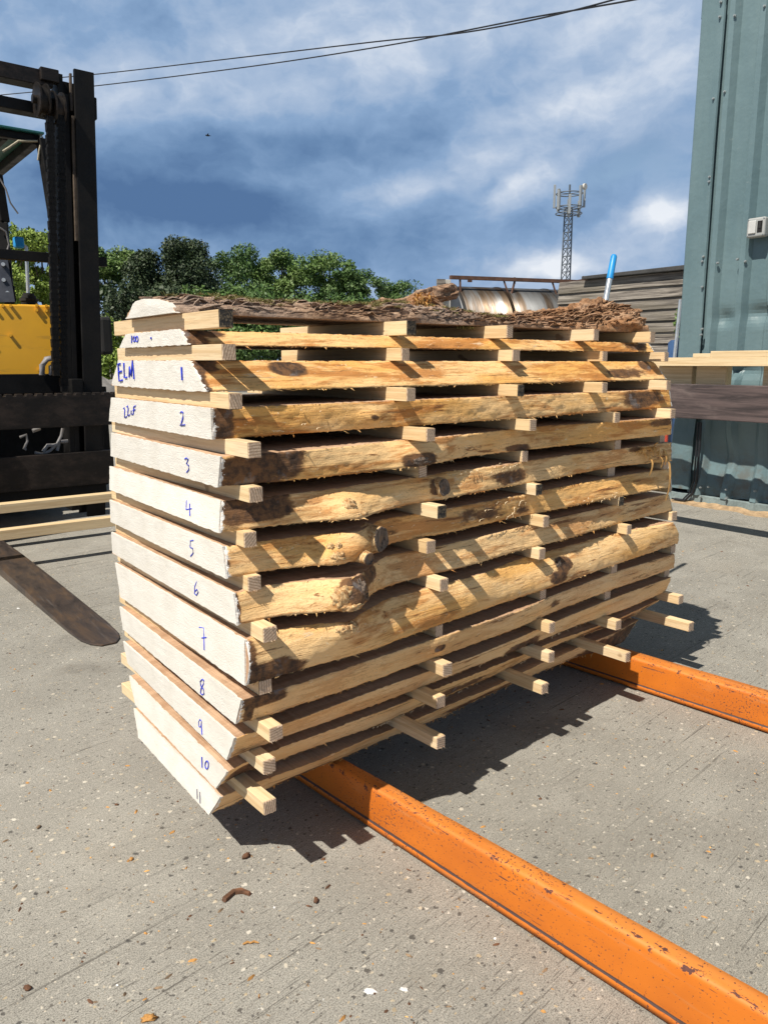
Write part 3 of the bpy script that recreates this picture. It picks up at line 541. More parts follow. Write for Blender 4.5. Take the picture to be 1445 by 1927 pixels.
for n_, (cv, w, ik, strokes) in TEXT.items():
    r0 = G[n_]['rings'][0]; a = np.array([*wld(r0[-1][0], r0[-1][1]), 0]); b = np.array([*wld(r0[0][0], r0[0][1]), 0]); t_ = np.array([*wld(r0[12][0], r0[12][1]), Z[n_][1] - Z[n_][0]]) + 0
    nrm = np.cross(b - a, t_ - b); nrm /= np.linalg.norm(nrm); nrm = nrm * (-1 if nrm[0] > 0 else 1); base = np.array([*b[:2], Z[n_][0]]); m = MB()
    for s in strokes:
        pts = []
        for q in s:
            Pw = onplane(*cv(*q), base, nrm) + nrm * .0038; l = loc(Pw); pts.append((l[0], l[1], Pw[2] - Z[n_][0]))
        m.tube(pts, w * .00062 + .0001, 6)
    m.build('handwriting', M[ik], ROOT[n_])
# --- knots, stubs and fibres
def lump(m, c, rad, seed, amp=.25, nu=18, nv=12, mi=0):
    vs = []; c = Vector(c)
    for j in range(nv + 1):
        th = math.pi * j / nv
        for i in range(nu):
            ph = 2 * math.pi * i / nu; d = Vector((math.sin(th) * math.cos(ph), math.sin(th) * math.sin(ph), math.cos(th))); k = 1 + amp * fbm(d.x * 2.3 + seed, d.y * 2.3, d.z * 2.3, 5)
            vs.append(tuple(c + Vector((d.x * rad[0], d.y * rad[1], d.z * rad[2])) * k))
    fs = [(j * nu + i, j * nu + (i + 1) % nu, (j + 1) * nu + (i + 1) % nu, (j + 1) * nu + i) for j in range(nv) for i in range(nu)]; m.add(vs, fs, mi, True)
def stub(n_, px, v, r, length, d, nm='branch_stub', mtl='knot'):
    p = front_pt(n_, px, v); o = MB(); d = Vector(d).normalized(); a = d.cross(Vector((0, 0, 1))).normalized(); b = a.cross(d); n = 26; vs = []; fs = []
    prof = [(-.02, 1.25), (0, 1.12), (length * .5, 1.02), (length * .9, 1.), (length, .94), (length - .002, .6), (length - .003, .25)]
    for h, k in prof:
        for i in range(n):
            t = 2 * math.pi * i / n; rr = r * k * (1 + .16 * fbm(math.cos(t) * 1.3, math.sin(t) * 1.3, px * .1, 3) + .04 * fbm(math.cos(t) * 6, math.sin(t) * 6, h * 60, 2)); vs.append(tuple(d * h + a * math.cos(t) * rr + b * math.sin(t) * rr * .92))
    for j in range(len(prof) - 1):
        for i in range(n): fs.append((j * n + i, j * n + (i + 1) % n, (j + 1) * n + (i + 1) % n, (j + 1) * n + i))
    fs.append(tuple(range((len(prof) - 1) * n, len(prof) * n))); k0 = len(o.v); o.add(vs, fs, 0, True); o.m = [1 if f >= 3 * n else 0 for f in range(len(fs))]; o.sm = [f < 3 * n for f in range(len(fs))]; ob = o.build(nm, [M['burr'], M[mtl]], ROOT[n_]); ob.location = p; return ob
stub('5', 688, .52, .028, .018, (.35, -.93, .08)); stub('5', 664, .12, .013, .02, (.1, -.97, -.1)); stub('4', 824, .5, .020, .010, (.1, -.98, .1))
for n_, px, v, rad, nm, mt in [('4', 652, .38, (.016, .012, .014), 'burr', 'burr'), ('4', 672, .12, (.02, .01, .008), 'burr', 'burr'), ('5', 622, .62, (.009, .009, .008), 'burr', 'burr'), ('5', 634, .6, (.008, .008, .008), 'burr', 'burr'), ('5', 630, .22, (.016, .012, .012), 'burr', 'burr'),
                        ('6', 674, .5, (.012, .016, .020), 'bark_burr', 'knot'), ('6', 682, .2, (.009, .012, .010), 'bark_burr', 'knot'), ('6', 640, .4, (.026, .012, .022), 'burr', 'burr'), ('6', 655, .12, (.024, .014, .010), 'burr', 'burr'), ('7', 636, .84, (.018, .012, .010), 'burr', 'burr'), ('7', 650, .86, (.012, .010, .012), 'burr', 'burr'), ('3', 790, .2, (.028, .008, .010), 'bark_burr', 'knot'), ('7', 1062, .62, (.012, .006, .012), 'bark_burr', 'knot')]:
    m = MB(); lump(m, (0, 0, 0), rad, px * .37, .40, 30, 20); ob = m.build(nm, M[mt], ROOT[n_]); ob.location = front_pt(n_, px, v) + Vector((0, rad[1] * .72, 0))
def strip(m, p, L, w, out=.01, droop=1., sway=0., curl=0.):
    pts = []; n = 7; vs = []
    for i in range(n):
        t = i / (n - 1); q = Vector(p) + Vector((sway * t + .004 * math.sin(t * 6 + L * 90), -out * math.sin(t * 2.2) - .002, -droop * L * t + curl * math.sin(t * 3.1) * L)); ww = w * (1 - .6 * t)
        vs += [tuple(q + Vector((-ww, .0, ww * .3))), tuple(q + Vector((ww, -.0012, -ww * .3)))]
    m.add(vs, [(2 * i, 2 * i + 1, 2 * i + 3, 2 * i + 2) for i in range(n - 1)], 0, True)
for n_, mt, lst in [('4', 'bast', [(1204, .6, .065, .006, .03, 1., -.01, .1), (1243, .65, .15, .0062, .04, 1., -.03, .06), (1226, .75, .06, .005, .03, .8, .02, .1), (1218, .6, .045, .0045, .03, 1., .02, .2), (1196, .7, .03, .004, .02, .8, .01, .2)] + [(random.uniform(1180, 1228), random.uniform(.55, .95), random.uniform(.012, .04), .0022, .016, random.uniform(-.4, .9), random.uniform(-.03, .03), .3) for _ in range(46)]),
                  ('4', 'fibre', [(random.uniform(840, 960), random.uniform(.75, 1.), random.uniform(.006, .02), .0006, .006, random.uniform(-.3, .9), random.uniform(-.015, .015), .3) for _ in range(30)]), ('5', 'fibre', [(random.uniform(905, 985), random.uniform(.0, 1.), random.uniform(.008, .022), .0007, .005, random.uniform(-.5, .6), random.uniform(-.03, .03), .3) for _ in range(18)] + [(random.uniform(1060, 1180), random.uniform(0, .3), random.uniform(.006, .016), .0007, .005, .5, random.uniform(-.02, .02), .4) for _ in range(12)]),
                  ('2', 'fibre', [(random.uniform(560, 700), random.uniform(.1, .9), random.uniform(.006, .016), .0005, .003, .6, random.uniform(-.01, .01), .3) for _ in range(5)]), ('10', 'fibre', [(random.uniform(700, 1200), 0., random.uniform(.003, .012), .0007, .003, .7, random.uniform(-.012, .012), .3) for _ in range(34)]), ('11', 'bast', [(random.uniform(560, 1180), 0., random.uniform(.003, .014), .0008, .003, .7, random.uniform(-.016, .016), .3) for _ in range(30)]),
                  ('9', 'fibre', [(random.uniform(900, 1100), 0., random.uniform(.003, .012), .0007, .003, .7, random.uniform(-.012, .012), .3) for _ in range(14)])]:
    m = MB()
    for px, v, L, w, out, dr, sw, cu in lst: strip(m, front_pt(n_, px, v), L, w, out, dr, sw, cu)
    m.build('bast_strands' if mt == 'bast' else 'wood_fibres', M[mt], ROOT[n_], recalc=False)
# --- bark slab on top
def bark_slab():
    g = G['bark']; zb = Z['bark'][0]; root = empty('bark_slab', (*wld(0, 0), zb), ALPHA, label='top slab of the stack with rough brown bark and white painted end', cat='wood slab', group='elm slabs stacked on battens'); ROOT['bark'] = root
    x0 = g['br'][0]; x1 = g['B'][-1, 0]; y0 = g['br'][1]; y1 = g['B'][-1, 1]; wid = g['bl'][1] - g['br'][1]; xl = g['bl'][0]
    crest = [(250, 566), (300, 563), (360, 563), (400, 564), (450, 569), (520, 573), (600, 577), (680, 579), (720, 574), (760, 578), (820, 586), (870, 598), (920, 600), (960, 597), (1000, 591), (1060, 584), (1100, 577), (1150, 567), (1190, 561), (1205, 566)]
    pc = wld(x0, y0 + wid * .45); cx = []; cz = []
    for q in crest:
        Pw = onplane(*q, (*pc, 0), np.array([-sa, ca, 0])); l = loc(Pw); cx.append(l[0]); cz.append(Pw[2] - zb)
    NX, NV = 620, 84; m = MB(); vs = []; tint = []
    def surf(x, v):
        u = (x - x0) / (x1 - x0); yf = y0 + (y1 - y0) * u; w = wid * (1 + .35 * min(1, max(0, u))); h = np.interp(x, cx, cz)
        y = yf + w * v - .012 * fbm(x * 4, 3, 1, 3) * (1 - v); s = math.sin(math.pi * min(1, max(0, v))) ** .46; z = h * s
        return y, z, h
    for i in range(NX):
        u = i / (NX - 1)
        for k in range(NV):
            v = .5 - .5 * math.cos(math.pi * k / (NV - 1)); x = x0 + (x1 - x0) * u + (xl - x0) * v * (1 - u); y, z, h = surf(x, v); e = min(1, z / .02)
            sv = v * wid * 1.5; a = fbm(x * 6, sv * 26, 2, 5); b = abs(fbm(x * 14, sv * 50, 7, 4)); c = fbm(x * 36, sv * 100, 3, 4); kf = math.cos(math.pi * v); ka = abs(kf) ** .7; tt = (a + .25 * c) * 3.2 + 4; fr_ = tt - math.floor(tt); ter = (math.floor(tt) + min(1., fr_ / .22) ** 2 + .25 * fr_ - 4) / 3.2; nse = (.026 * ter - .005 * b + .002 * c) * (0.35 + .65 * u if u < .5 else 1.) * 1.1 * e
            ye = y - nse * ka * (1 if kf > 0 else -1) * min(1, z / .01); zz = max(0., z + nse * (1 - .8 * ka))
            if k in (0, NV - 1): zz = 0.
            elif k == 1: zz = .0025
            vs.append((x + .004 * a, ye, zz)); tint.append(min(1, max(0, (u - .45) * 2.6 + .25 * fbm(x * 3, y * 9, 4, 3))) if u > .3 else .12)
    fs = [(i * NV + k, (i + 1) * NV + k, (i + 1) * NV + k + 1, i * NV + k + 1) for i in range(NX - 1) for k in range(NV - 1)]
    m.add(vs, fs, 0, False); n0 = len(vs)
    m.f.append(tuple(i * NV for i in range(NX)) + tuple(i * NV + NV - 1 for i in range(NX - 1, -1, -1))); m.m.append(1); m.sm.append(False)
    m.f.append(tuple(range(NV))); m.m.append(1); m.sm.append(False); m.f.append(tuple((NX - 1) * NV + k for k in range(NV))); m.m.append(0); m.sm.append(False)
    # loose plates of bark
    for q in range(1000):
        u = random.random() if q < 420 else random.uniform(.5, 1.); v = random.uniform(.0, .85) ** 1.2 + .015; x = x0 + .02 + (x1 - x0 - .03) * u; y, z, h = surf(x, v); L = random.uniform(.012, .065) * (1.1 if u > .5 else 1.); w = random.uniform(.003, .011); yaw = random.gauss(0, .16); tlt = random.gauss(.06, .14); roll = random.gauss(-.75 * math.cos(math.pi * v), .4)
        R = Matrix.Rotation(yaw, 3, 'Z') @ Matrix.Rotation(roll, 3, 'X') @ Matrix.Rotation(-tlt, 3, 'Y'); th = random.uniform(.001, .003); pts = []
        prof_w = (random.uniform(.05, .5), random.uniform(.7, 1.2), random.uniform(.6, 1.2), random.uniform(.05, .5)); cur = random.uniform(-.004, .008); bend = random.gauss(0, .006)
        for k_, sx in enumerate((-1, -.35, .3, 1)):
            for sy in (-1, 1): pts.append((sx * L / 2 + random.uniform(-.003, .003), sy * w * prof_w[k_] * random.uniform(.6, 1.1) + bend * sx * sx, cur * (1 - sx * sx) + random.uniform(0, .0025)))
        top = [tuple(R @ Vector(p) + Vector((x, y, z + .001))) for p in pts]; bot = [tuple(R @ (Vector(p) - Vector((0, 0, th))) + Vector((x, y, z + .001))) for p in pts]
        m.add(top + bot, [(0, 1, 3, 2), (2, 3, 5, 4), (4, 5, 7, 6), (0, 2, 10, 8), (2, 4, 12, 10), (4, 6, 14, 12), (1, 9, 11, 3), (3, 11, 13, 5), (5, 13, 15, 7), (0, 8, 9, 1), (6, 7, 15, 14)], 0)
        tv = min(1, max(0, (u - .42) * 2.4 + random.gauss(0, .18))); tint += [tv] * 16
    m.at = {'tint': tint}
    m.build('bark', [M['bark'], M['sawn']], root, recalc=False)
    # white end
    p = MB(); prof = [(0, 604, 240), ]; ol = [(240, 604), (246, 593), (254, 572), (262, 566), (275, 562.5), (290, 563), (303, 565), (316, 569), (323, 578), (326, 586), (331, 592.5)]
    pts = []
    for q in ol:
        Pw = onplane(*q, EP - .004 * EN, EN); l = loc(Pw); pts.append((l[0], l[1], max(.0, Pw[2] - zb)))
    pts[0] = (*pts[0][:2], 0.); pts[-1] = (*pts[-1][:2], 0.)
    den = []
    for a, b in zip(pts, pts[1:]):
        for k in range(5): t = k / 5; den.append(tuple(np.array(a) * (1 - t) + np.array(b) * t + np.array([0, .0015, .0018]) * fbm(len(den) * .9, 0, 2, 2)))
    den.append(pts[-1]); n = len(den); fr = [(x - .004, y, z) for x, y, z in den]; bk = [(x + .01, y, z) for x, y, z in den]; c = np.mean(np.array(den), axis=0); c2 = (c[0] - .0055, c[1], c[2])
    p.add(fr + bk + [c2], [(i, i + 1, 2 * n) for i in range(n - 1)] + [(n - 1, 0, 2 * n)] + [(i, n + i, n + i + 1, i + 1) for i in range(n - 1)] + [(n - 1, 2 * n - 1, n, 0)]); p.build('painted_end', M['endpaint'], root)
    def wl(px, py, v):
        pcv = wld(x0, y0 + wid * v); Pw = onplane(px, py, (*pcv, 0), np.array([-sa, ca, 0])); l = loc(Pw); return Vector((l[0], l[1], Pw[2] - zb))
    # curled lump of loose bark and root wood
    def blob_(name, path, mt, tv):
        b = MB(); n = 22; vsl = []
        pp = [wl(*q[:3]) for q in path]; rs = [q[3] for q in path]; P_ = []; R_ = []
        for a in range(len(pp) - 1):
            for k in range(7): t = k / 7; P_.append(pp[a].lerp(pp[a + 1], t)); R_.append(rs[a] * (1 - t) + rs[a + 1] * t)
        P_.append(pp[-1]); R_.append(rs[-1])
        for i, (c, r) in enumerate(zip(P_, R_)):
            d = (P_[min(i + 1, len(P_) - 1)] - P_[max(0, i - 1)]).normalized(); a_ = d.cross(Vector((0, 0, 1))).normalized(); bb = a_.cross(d)
            for k in range(n):
                t = 2 * math.pi * k / n; rr = r * (1 + .45 * fbm(math.cos(t) * 2.2 + i * .12, math.sin(t) * 2.2, name.__len__() + c.x * 12, 5)); vsl.append(tuple(c + a_ * math.cos(t) * rr * 1.3 + bb * math.sin(t) * rr))
        fs_ = [(i * n + k, i * n + (k + 1) % n, (i + 1) * n + (k + 1) % n, (i + 1) * n + k) for i in range(len(P_) - 1) for k in range(n)] + [tuple(range(n)), tuple(range((len(P_) - 1) * n, len(P_) * n))]
        b.add(vsl, fs_, 0, False); b.at = {'tint': [tv] * len(vsl)}; return b.build(name, M[mt], root)
    blob_('bark_curl', [(688, 588, .5, .006), (705, 578, .5, .014), (725, 572, .5, .017), (745, 580, .5, .012), (770, 585, .5, .012)], 'bark', .5); blob_('bark_curl', [(735, 572, .6, .008), (765, 568, .6, .012), (792, 562, .6, .020), (815, 556, .62, .022), (848, 548, .65, .020), (853, 552, .65, .012)], 'bark', .2); blob_('bark_curl', [(770, 590, .45, .012), (778, 566, .45, .015), (790, 560, .45, .013), (808, 566, .45, .012), (828, 578, .42, .010), (846, 592, .4, .004)], 'bark', 1.)
    b = MB()
    for q in range(90): strip(b, wl(random.uniform(772, 812), random.uniform(556, 590), random.uniform(.35, .5)), random.uniform(.01, .035), .0018, .014, random.uniform(-.3, 1.), random.uniform(-.02, .02), .4)
    b.build('bast_strands', M['bast'], root, recalc=False)
    # moss and lichen tufts
    b = MB(); tn = []
    def tuft(x, y, z, n, s):
        for _ in range(n):
            L = random.uniform(.4, 1.) * s; a = random.uniform(0, 6.28); o = Vector((x + random.gauss(0, s * .5), y + random.gauss(0, s * .4), z)); d = Vector((math.cos(a) * random.uniform(.2, .9), math.sin(a) * random.uniform(.2, .9) - .2, random.uniform(.2, 1.))).normalized() * L; w = Vector((-d.y, d.x, 0)) * .08 + Vector((.0005, 0, 0))
            b.add([tuple(o - w), tuple(o + w), tuple(o + d * .6 + w * .7), tuple(o + d + Vector((0, 0, -.2 * L)))], [(0, 1, 2, 3)]); tn.extend([random.random()] * 4)
    c = wl(866, 620, .04); tuft(c.x, c.y - .016, c.z, 260, .018)
    for q in range(130):
        u = random.choice([random.gauss(.12, .05), random.gauss(.30, .09), random.gauss(.38, .05), random.gauss(.55, .05)]); u = min(.97, max(.03, u)); v = random.uniform(.05, .7); x = x0 + (x1 - x0) * u; y, z, h = surf(x, v); tuft(x, y - .004, z + .008, 30, random.uniform(.007, .014))
    b.at = {'tint': tn}; b.build('moss', M['moss'], root, recalc=False)
bark_slab()
# --- battens
BAT = {'100': [(413, 621, 438), (765, 635.5, 782), (952, 645.5, 963), (1115, 651, 1125), (1221, 653, 1230.5)], '1': [(418.6, 678.5, 443), (755, 684, 769.6), (963, 685.3, 976.6), (1131.6, 686, 1141), (1248, 684.5, 1253.5)], '2': [(432, 772.7, 455), (764.7, 756.5, 780.7), (973, 747, 984), (1131.6, 740.6, 1140.5), (1252, 736.6, 1259)],
 '3': [(467.4, 863.5, 490.6), (801.7, 831.8, 817.7), (995.4, 811.4, 1007.6), (1154.9, 796, 1164.8), (1260, 787.7, 1269)], '4': [(469.5, 947, 494), (787, 899.6, 801.7), (981, 869.9, 991.7), (1154.9, 846.6, 1158.8), (1239, 833.6, 1249)], '5': [(459.9, 1031.5, 482.3), (822.8, 977, 838.9), (1007.6, 933, 1018.7), (1141.6, 897.5, 1154.9), (1246, 884, 1256)],
 '6': [(467.3, 1114.2, 490.5), (801.7, 1042.7, 818.3), (1020.9, 992.8, 1030.9), (1163.7, 952.9, 1170.4), (1254.5, 927.4, 1261)], '7': [(495.8, 1210.6, 520), (827.2, 1114, 842), (1013.1, 1053.7, 1024.7), (1178, 1006.5, 1184.8), (1262.3, 980.6, 1265.6)], '8': [(487.4, 1308.9, 510.6), (818.3, 1199.8, 829.4), (1014.3, 1129.4, 1025.8), (1147.8, 1080.2, 1159.3), (1260, 1042.6, 1269)],
 '9': [(507.3, 1397.7, 531.2), (832.7, 1273.9, 849.3), (1032.2, 1192.4, 1041), (1135.6, 1129.7, 1146.8), (1247.7, 1086.8, 1257.7)], '10': [(495.6, 1458.6, 518.2), (820.5, 1334.8, 836.5), (1031, 1248, 1041.7), (1156.8, 1186.5, 1167.3), (1275.1, 1137.9, 1283.9)], '11': [(496.7, 1535, 519), (821, 1411, 836.5), (1017.8, 1307.3, 1029.8), (1175.5, 1246.7, 1184.2), (1293.8, 1189, 1303.3)]}
LEFT = {'100': 216, '1': 222, '2': 217, '3': 212, '4': 218, '5': 211, '6': 218, '7': 222, '8': 226, '9': 235, '10': 229, '11': 230}
BLACK = {('100', 0), ('100', 1), ('2', 2), ('5', 1), ('5', 2), ('6', 3)}
ORD = ['nearest the white ends', 'second from the white ends', 'in the middle of the row', 'fourth from the white ends', 'at the far right end']
PROT = .045
for gi, n_ in enumerate(ORDER[1:]):
    upn = ORDER[gi]; zb = Z[n_][1]; zt = Z[upn][0] - .0006; yb_ref = None
    for c, (xm, ym, xr) in enumerate(BAT[n_]):
        if n_ in LOWN: P = onz(xm, ym, zb); pl = loc(P)
        else:                                                  # too close to eye level: use the plane of the face plus its overhang
            pr = (.115 if c == 0 and n_ in ('100', '1') else .05 if c == 0 else .045) + (.02 if n_ == '100' else 0)
            near, fr = G[n_]['T'][0], G[n_]['T'][-1]; dr = (fr - near) / np.linalg.norm(fr - near); nw = np.array([-sa * dr[0] * 0 - (dr[0] * sa + dr[1] * ca), dr[0] * ca - dr[1] * sa, 0]); base = np.array([*(wld(*(near + np.array([0, -pr])))), 0]); P = onplane(xm, ym, base, nw); pl = loc(P)
        # width from the second arris
        best = .03
        for w in np.linspace(.012, .07, 117):
            if proj((*wld(pl[0] + w, pl[1]), zb + .01))[0] <= xr: best = w
        w = float(np.clip(best, .022, .046)); yf = pl[1]
        yaw = random.gauss(0, .006)
        if c == 0:
            qx = max(G[n_]['tl'][0], G[upn]['bl'][0]) + .010; qy = G[n_]['tl'][1]; dq = np.array([qx - pl[0], qy - yf]); dq /= np.linalg.norm(dq); yaw = -math.atan2(dq[0], dq[1])
            for L in np.linspace(.3, 1.3, 400):
                e_ = np.array([pl[0], yf]) + dq * L
                if proj((*wld(e_[0], e_[1]), zb + .01))[0] <= LEFT[n_]: break
            yb_ref = yf + L; yb = yb_ref
        else: yb = yb_ref + random.uniform(-.03, .04)
        blk = (n_, c) in BLACK
        lab = f"{'black-ended' if blk else 'pale'} batten under " + ('the bark slab' if upn == 'bark' else f'slab {upn}') + ', ' + ORD[c]
        root = empty('batten', (*wld(pl[0], yf), zb + .0003), ALPHA + yaw, label=lab, cat='batten', group='battens spacing the slabs apart')
        L = yb - yf; h = zt - zb - .0003; m = MB(); ny = 40; vs = []
        for i in range(ny + 1):
            y = L * i / ny
            for dx, dz in ((0, 0), (w, 0), (w, h), (0, h)):
                j = .0006 * fbm(y * 9, dx * 50 + dz * 30, gi * 5 + c, 2); vs.append((dx + j, y + (.0016 * fbm(dx * 90, dz * 90, gi + c * 3., 2) if i == 0 else 0), min(h, max(0, dz))))
        fs = [(i * 4 + k, i * 4 + (k + 1) % 4, (i + 1) * 4 + (k + 1) % 4, (i + 1) * 4 + k) for i in range(ny) for k in range(4)]; m.add(vs, fs); m.f.append((ny * 4, ny * 4 + 1, ny * 4 + 2, ny * 4 + 3)); m.m.append(0); m.sm.append(False)
        m.build('shaft', M['pine'], root, .0008, 1)
        e = MB(); e.add([(.0007, 0, .0007), (w - .0007, 0, .0007), (w - .0007, 0, h - .0007), (.0007, 0, h - .0007), (.0003, .004, .0003), (w - .0003, .004, .0003), (w - .0003, .004, h - .0003), (.0003, .004, h - .0003)], [(0, 1, 2, 3), (0, 4, 5, 1), (1, 5, 6, 2), (2, 6, 7, 3), (3, 7, 4, 0)])
        e.v = [(x, y - .0022, z) for x, y, z in e.v]
        for q in range(14 if random.random() < .6 else 3):
            x = random.uniform(.002, w - .002); z = random.choice((.0015, h - .0015)); e.add([(x - .0006, -.0022, z), (x + .0006, -.0022, z), (x + random.uniform(-.002, .002), -.006 - random.random() * .004, z + random.uniform(-.003, .003))], [(0, 1, 2)])
        eo = e.build('sawn_end', M['tarend'] if blk else M['endgrain'], root, recalc=False)

# ------------------------------------------------------------------ orange rails under the stack
def rail(p_bot, p_arr, p_back, s0, s1, label):
    A0 = onz(*p_bot[0]); B0 = onz(*p_bot[1]); d = (B0 - A0) / np.linalg.norm(B0 - A0); n = np.array([d[1], -d[0], 0]); n = n if n[1] < 0 else -n
    ar = [onplane(*q, A0, n) for q in p_arr]; ss_ = [np.dot(a - A0, d) for a in ar]; hh = [a[2] for a in ar]
    hf = np.polyfit(ss_, hh, 1); hf[0] *= .75; hf[1] = np.mean(hh) - hf[0] * np.mean(ss_); ws = []
    for q in p_back:
        h = np.mean(hh)
        for _ in range(3): P = onz(*q, h); h = np.polyval(hf, np.dot(P - A0, d))
        ws.append(np.dot(P - A0, -n))
    w = float(np.mean(ws)); print('rail', hf, ws, ss_)
    root = empty('steel_rail', tuple(A0 + d * 0), math.atan2(d[1], d[0]), label=label, cat='steel rail', group='orange rails carrying the stack')
    m = MB(); NS = 90; prof = None; edge = []; seam = []; vs = []; r = .010
    for i in range(NS + 1):
        s = s0 + (s1 - s0) * i / NS; h = float(np.polyval(hf, min(max(s, -.2), 1.4)))
        pr = [(-.003, .006, 0, 0), (-.003, .017, .2, .3), (-.001, .0195, .2, 1.), (.0005, .021, .2, .8), (0, .024, 0, .2), (0, .04, 0, 0), (0, h * .6, 0, 0), (0, h - r, .8, 0)] + [(r - r * math.cos(a), h - r + r * math.sin(a), 1., 0) for a in (.4, .8, 1.2, 1.57)] + [(w * .5, h, .2, 0), (w - r * .6, h, .7, 0), (w, h - r * .6, 1., 0), (w, .04, 0, 0), (w, .006, 0, 0)]
        for y, z, e, g in pr: vs.append((s, y + .0006 * fbm(s * 6, z * 30, 3, 2), z + .0005 * fbm(s * 5, y * 40, 8, 2))); edge.append(e); seam.append(g)
    K = len(pr); m.add(vs, [(i * K + k, (i + 1) * K + k, (i + 1) * K + (k + 1) % K, i * K + (k + 1) % K) for i in range(NS) for k in range(K)], 0, True); m.f += [tuple(range(K)), tuple(range(NS * K, NS * K + K))]; m.m += [0, 0]; m.sm += [False, False]
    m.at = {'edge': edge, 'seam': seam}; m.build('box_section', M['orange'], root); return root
# local y must point away from the viewer (left of travel) for the front face to sit at y=0
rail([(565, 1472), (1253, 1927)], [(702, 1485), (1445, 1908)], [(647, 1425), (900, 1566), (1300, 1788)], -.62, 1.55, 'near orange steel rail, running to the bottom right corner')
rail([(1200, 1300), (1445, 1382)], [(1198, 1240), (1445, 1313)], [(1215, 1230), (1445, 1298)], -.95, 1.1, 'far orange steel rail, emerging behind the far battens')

# ------------------------------------------------------------------ forklift on the left
FB = np.array([-.615, .789, 0]); FL = np.array([.789, .615, 0]); FO = np.array([-.97, 2.69, 0]) + FB * 2.0
def fl(px, py, off=0.):
    P = onplane(px, py, FO + FB * off, FB); d = P - FO; return Vector((np.dot(d, FL), off, P[2]))
def fg(px, py, z=0.):
    d = onz(px, py, z) - FO; return Vector((np.dot(d, FL), np.dot(d, FB), z))
fork = empty('forklift', tuple(FO), math.atan2(FL[1], FL[0]), label='yellow forklift with black mast, carriage plates and one fork on the ground', cat='forklift')
def fbox(name, px0, px1, py0, py1, o0, o1, mt, bev=.004, l0=None, refy=None):
    ry = refy or (py0 + py1) / 2; a = fl(px0, ry, o0).x if l0 is None else l0; b = fl(px1, ry, o0).x; pxm = max(0, (px0 + px1) / 2) if l0 is None else max(40, px1 * .5)
    zt = fl(pxm, py0, o0).z; zb = fl(pxm, py1, o0).z if py1 is not None else .05
    m = MB(); m.box((min(a, b), min(o0, o1), zb), (max(a, b), max(o0, o1), zt)); return m.build(name, M[mt], fork, bev)
# carriage plates (upper one notched)
zt = fl(100, 740).z; zb = fl(100, 804).z; lr = fl(219, 760).x; poly = [(-1.35, zb), (lr, zb), (lr, zt)]; x = lr - .02
while x > -1.3:
    w_ = .034; poly += [(x, zt), (x - .004, zt - .012), (x - .02, zt - .012), (x - .02, zt)]; x -= .02 + w_
poly += [(-1.35, zt)]
m = MB(); m.prism(poly, -.02, .035, 'y'); m.build('carriage_plate', M['plate'], fork, .003)
m = MB(); z1 = fl(100, 854).z; z0 = fl(100, 918).z; m.box((-1.35, -.015, z0), (fl(214, 880).x, .04, z1)); m.build('carriage_plate', M['plate'], fork, .004)
m = MB(); m.box((-1.2, .05, z0 - .10), (fl(205, 900).x, .12, z0 - .005)); m.build('carriage_crosspiece', M['blacksteel'], fork, .004)
# outer mast channel
mo = .12; zt = fl(165, 134, mo).z
m = MB(); a = fl(150, 400, mo).x; b = fl(186, 400, mo).x
m.box((a, mo, .06), (b, mo + .022, zt)); m.box((b - .022, mo + .022, .06), (b, mo + .16, zt)); m.box((a, mo + .16, .06), (b, mo + .18, zt - .03)); m.build('mast_channel', M['blacksteel'], fork, .002)
m = MB(); m.box((a - .012, mo + .03, fl(150, 452, mo).z), (a + .02, mo + .05, fl(140, 215, mo).z)); m.build('rusty_guide', M['greasy'], fork, .002)
# inner mast channel
mi_ = .17; zt2 = fl(120, 140, mi_).z; a2 = fl(119, 400, mi_).x; b2 = fl(144, 400, mi_).x
m = MB(); m.box((a2, mi_, .1), (a2 + .03, mi_ + .13, zt2)); m.box((a2 + .03, mi_ + .05, .1), (b2, mi_ + .07, zt2 - .02)); m.box((a2 + .03, mi_, .1), (a2 + .06, mi_ + .02, zt2 - .1)); m.build('inner_mast_channel', M['blacksteel'], fork, .002)
m = MB(); m.box((b2 - .01, mi_ - .01, fl(140, 210, mi_).z), (a, mi_ + .01, fl(140, 140, mi_).z)); m.build('worn_liner', M['greasy'], fork, .002)
# far-side mast beyond the frame, so the crossbars join something
m = MB(); m.box((-1.22, mo, .06), (-1.12, mo + .18, zt)); m.build('mast_channel', M['blacksteel'], fork, .002)
# crossbars
za, zb_ = fl(40, 122, .16).z, fl(40, 152, .16).z; m = MB(); m.box((-1.3, .16, zb_), (fl(100, 150, .16).x, .27, za)); m.build('top_crossbar', M['plate'], fork, .004)
za, zb_ = fl(30, 184, .2).z, fl(30, 206, .2).z; m = MB(); m.box((-1.3, .2, zb_), (fl(112, 215, .2).x, .30, za)); m.build('lower_crossbar', M['blacksteel'], fork, .004)
fbox('crossbar_lug', 78, 112, 128, 152, .13, .19, 'plate'); zq0, zq1 = fl(187, 228, .17).z, fl(187, 186, .17).z; m = MB(); m.box((b - .004, .15, zq0), (b + .024, .23, zq1)); m.build('mast_bracket', M['blacksteel'], fork, .008)
m = MB(); zt_ = fl(100, 476, .25).z; zb_ = fl(100, 494, .25).z; m.box((-1.3, .25, zb_), (fl(202, 490, .25).x, .29, zt_)); m.build('mast_tie_bar', M['blacksteel'], fork, .003)
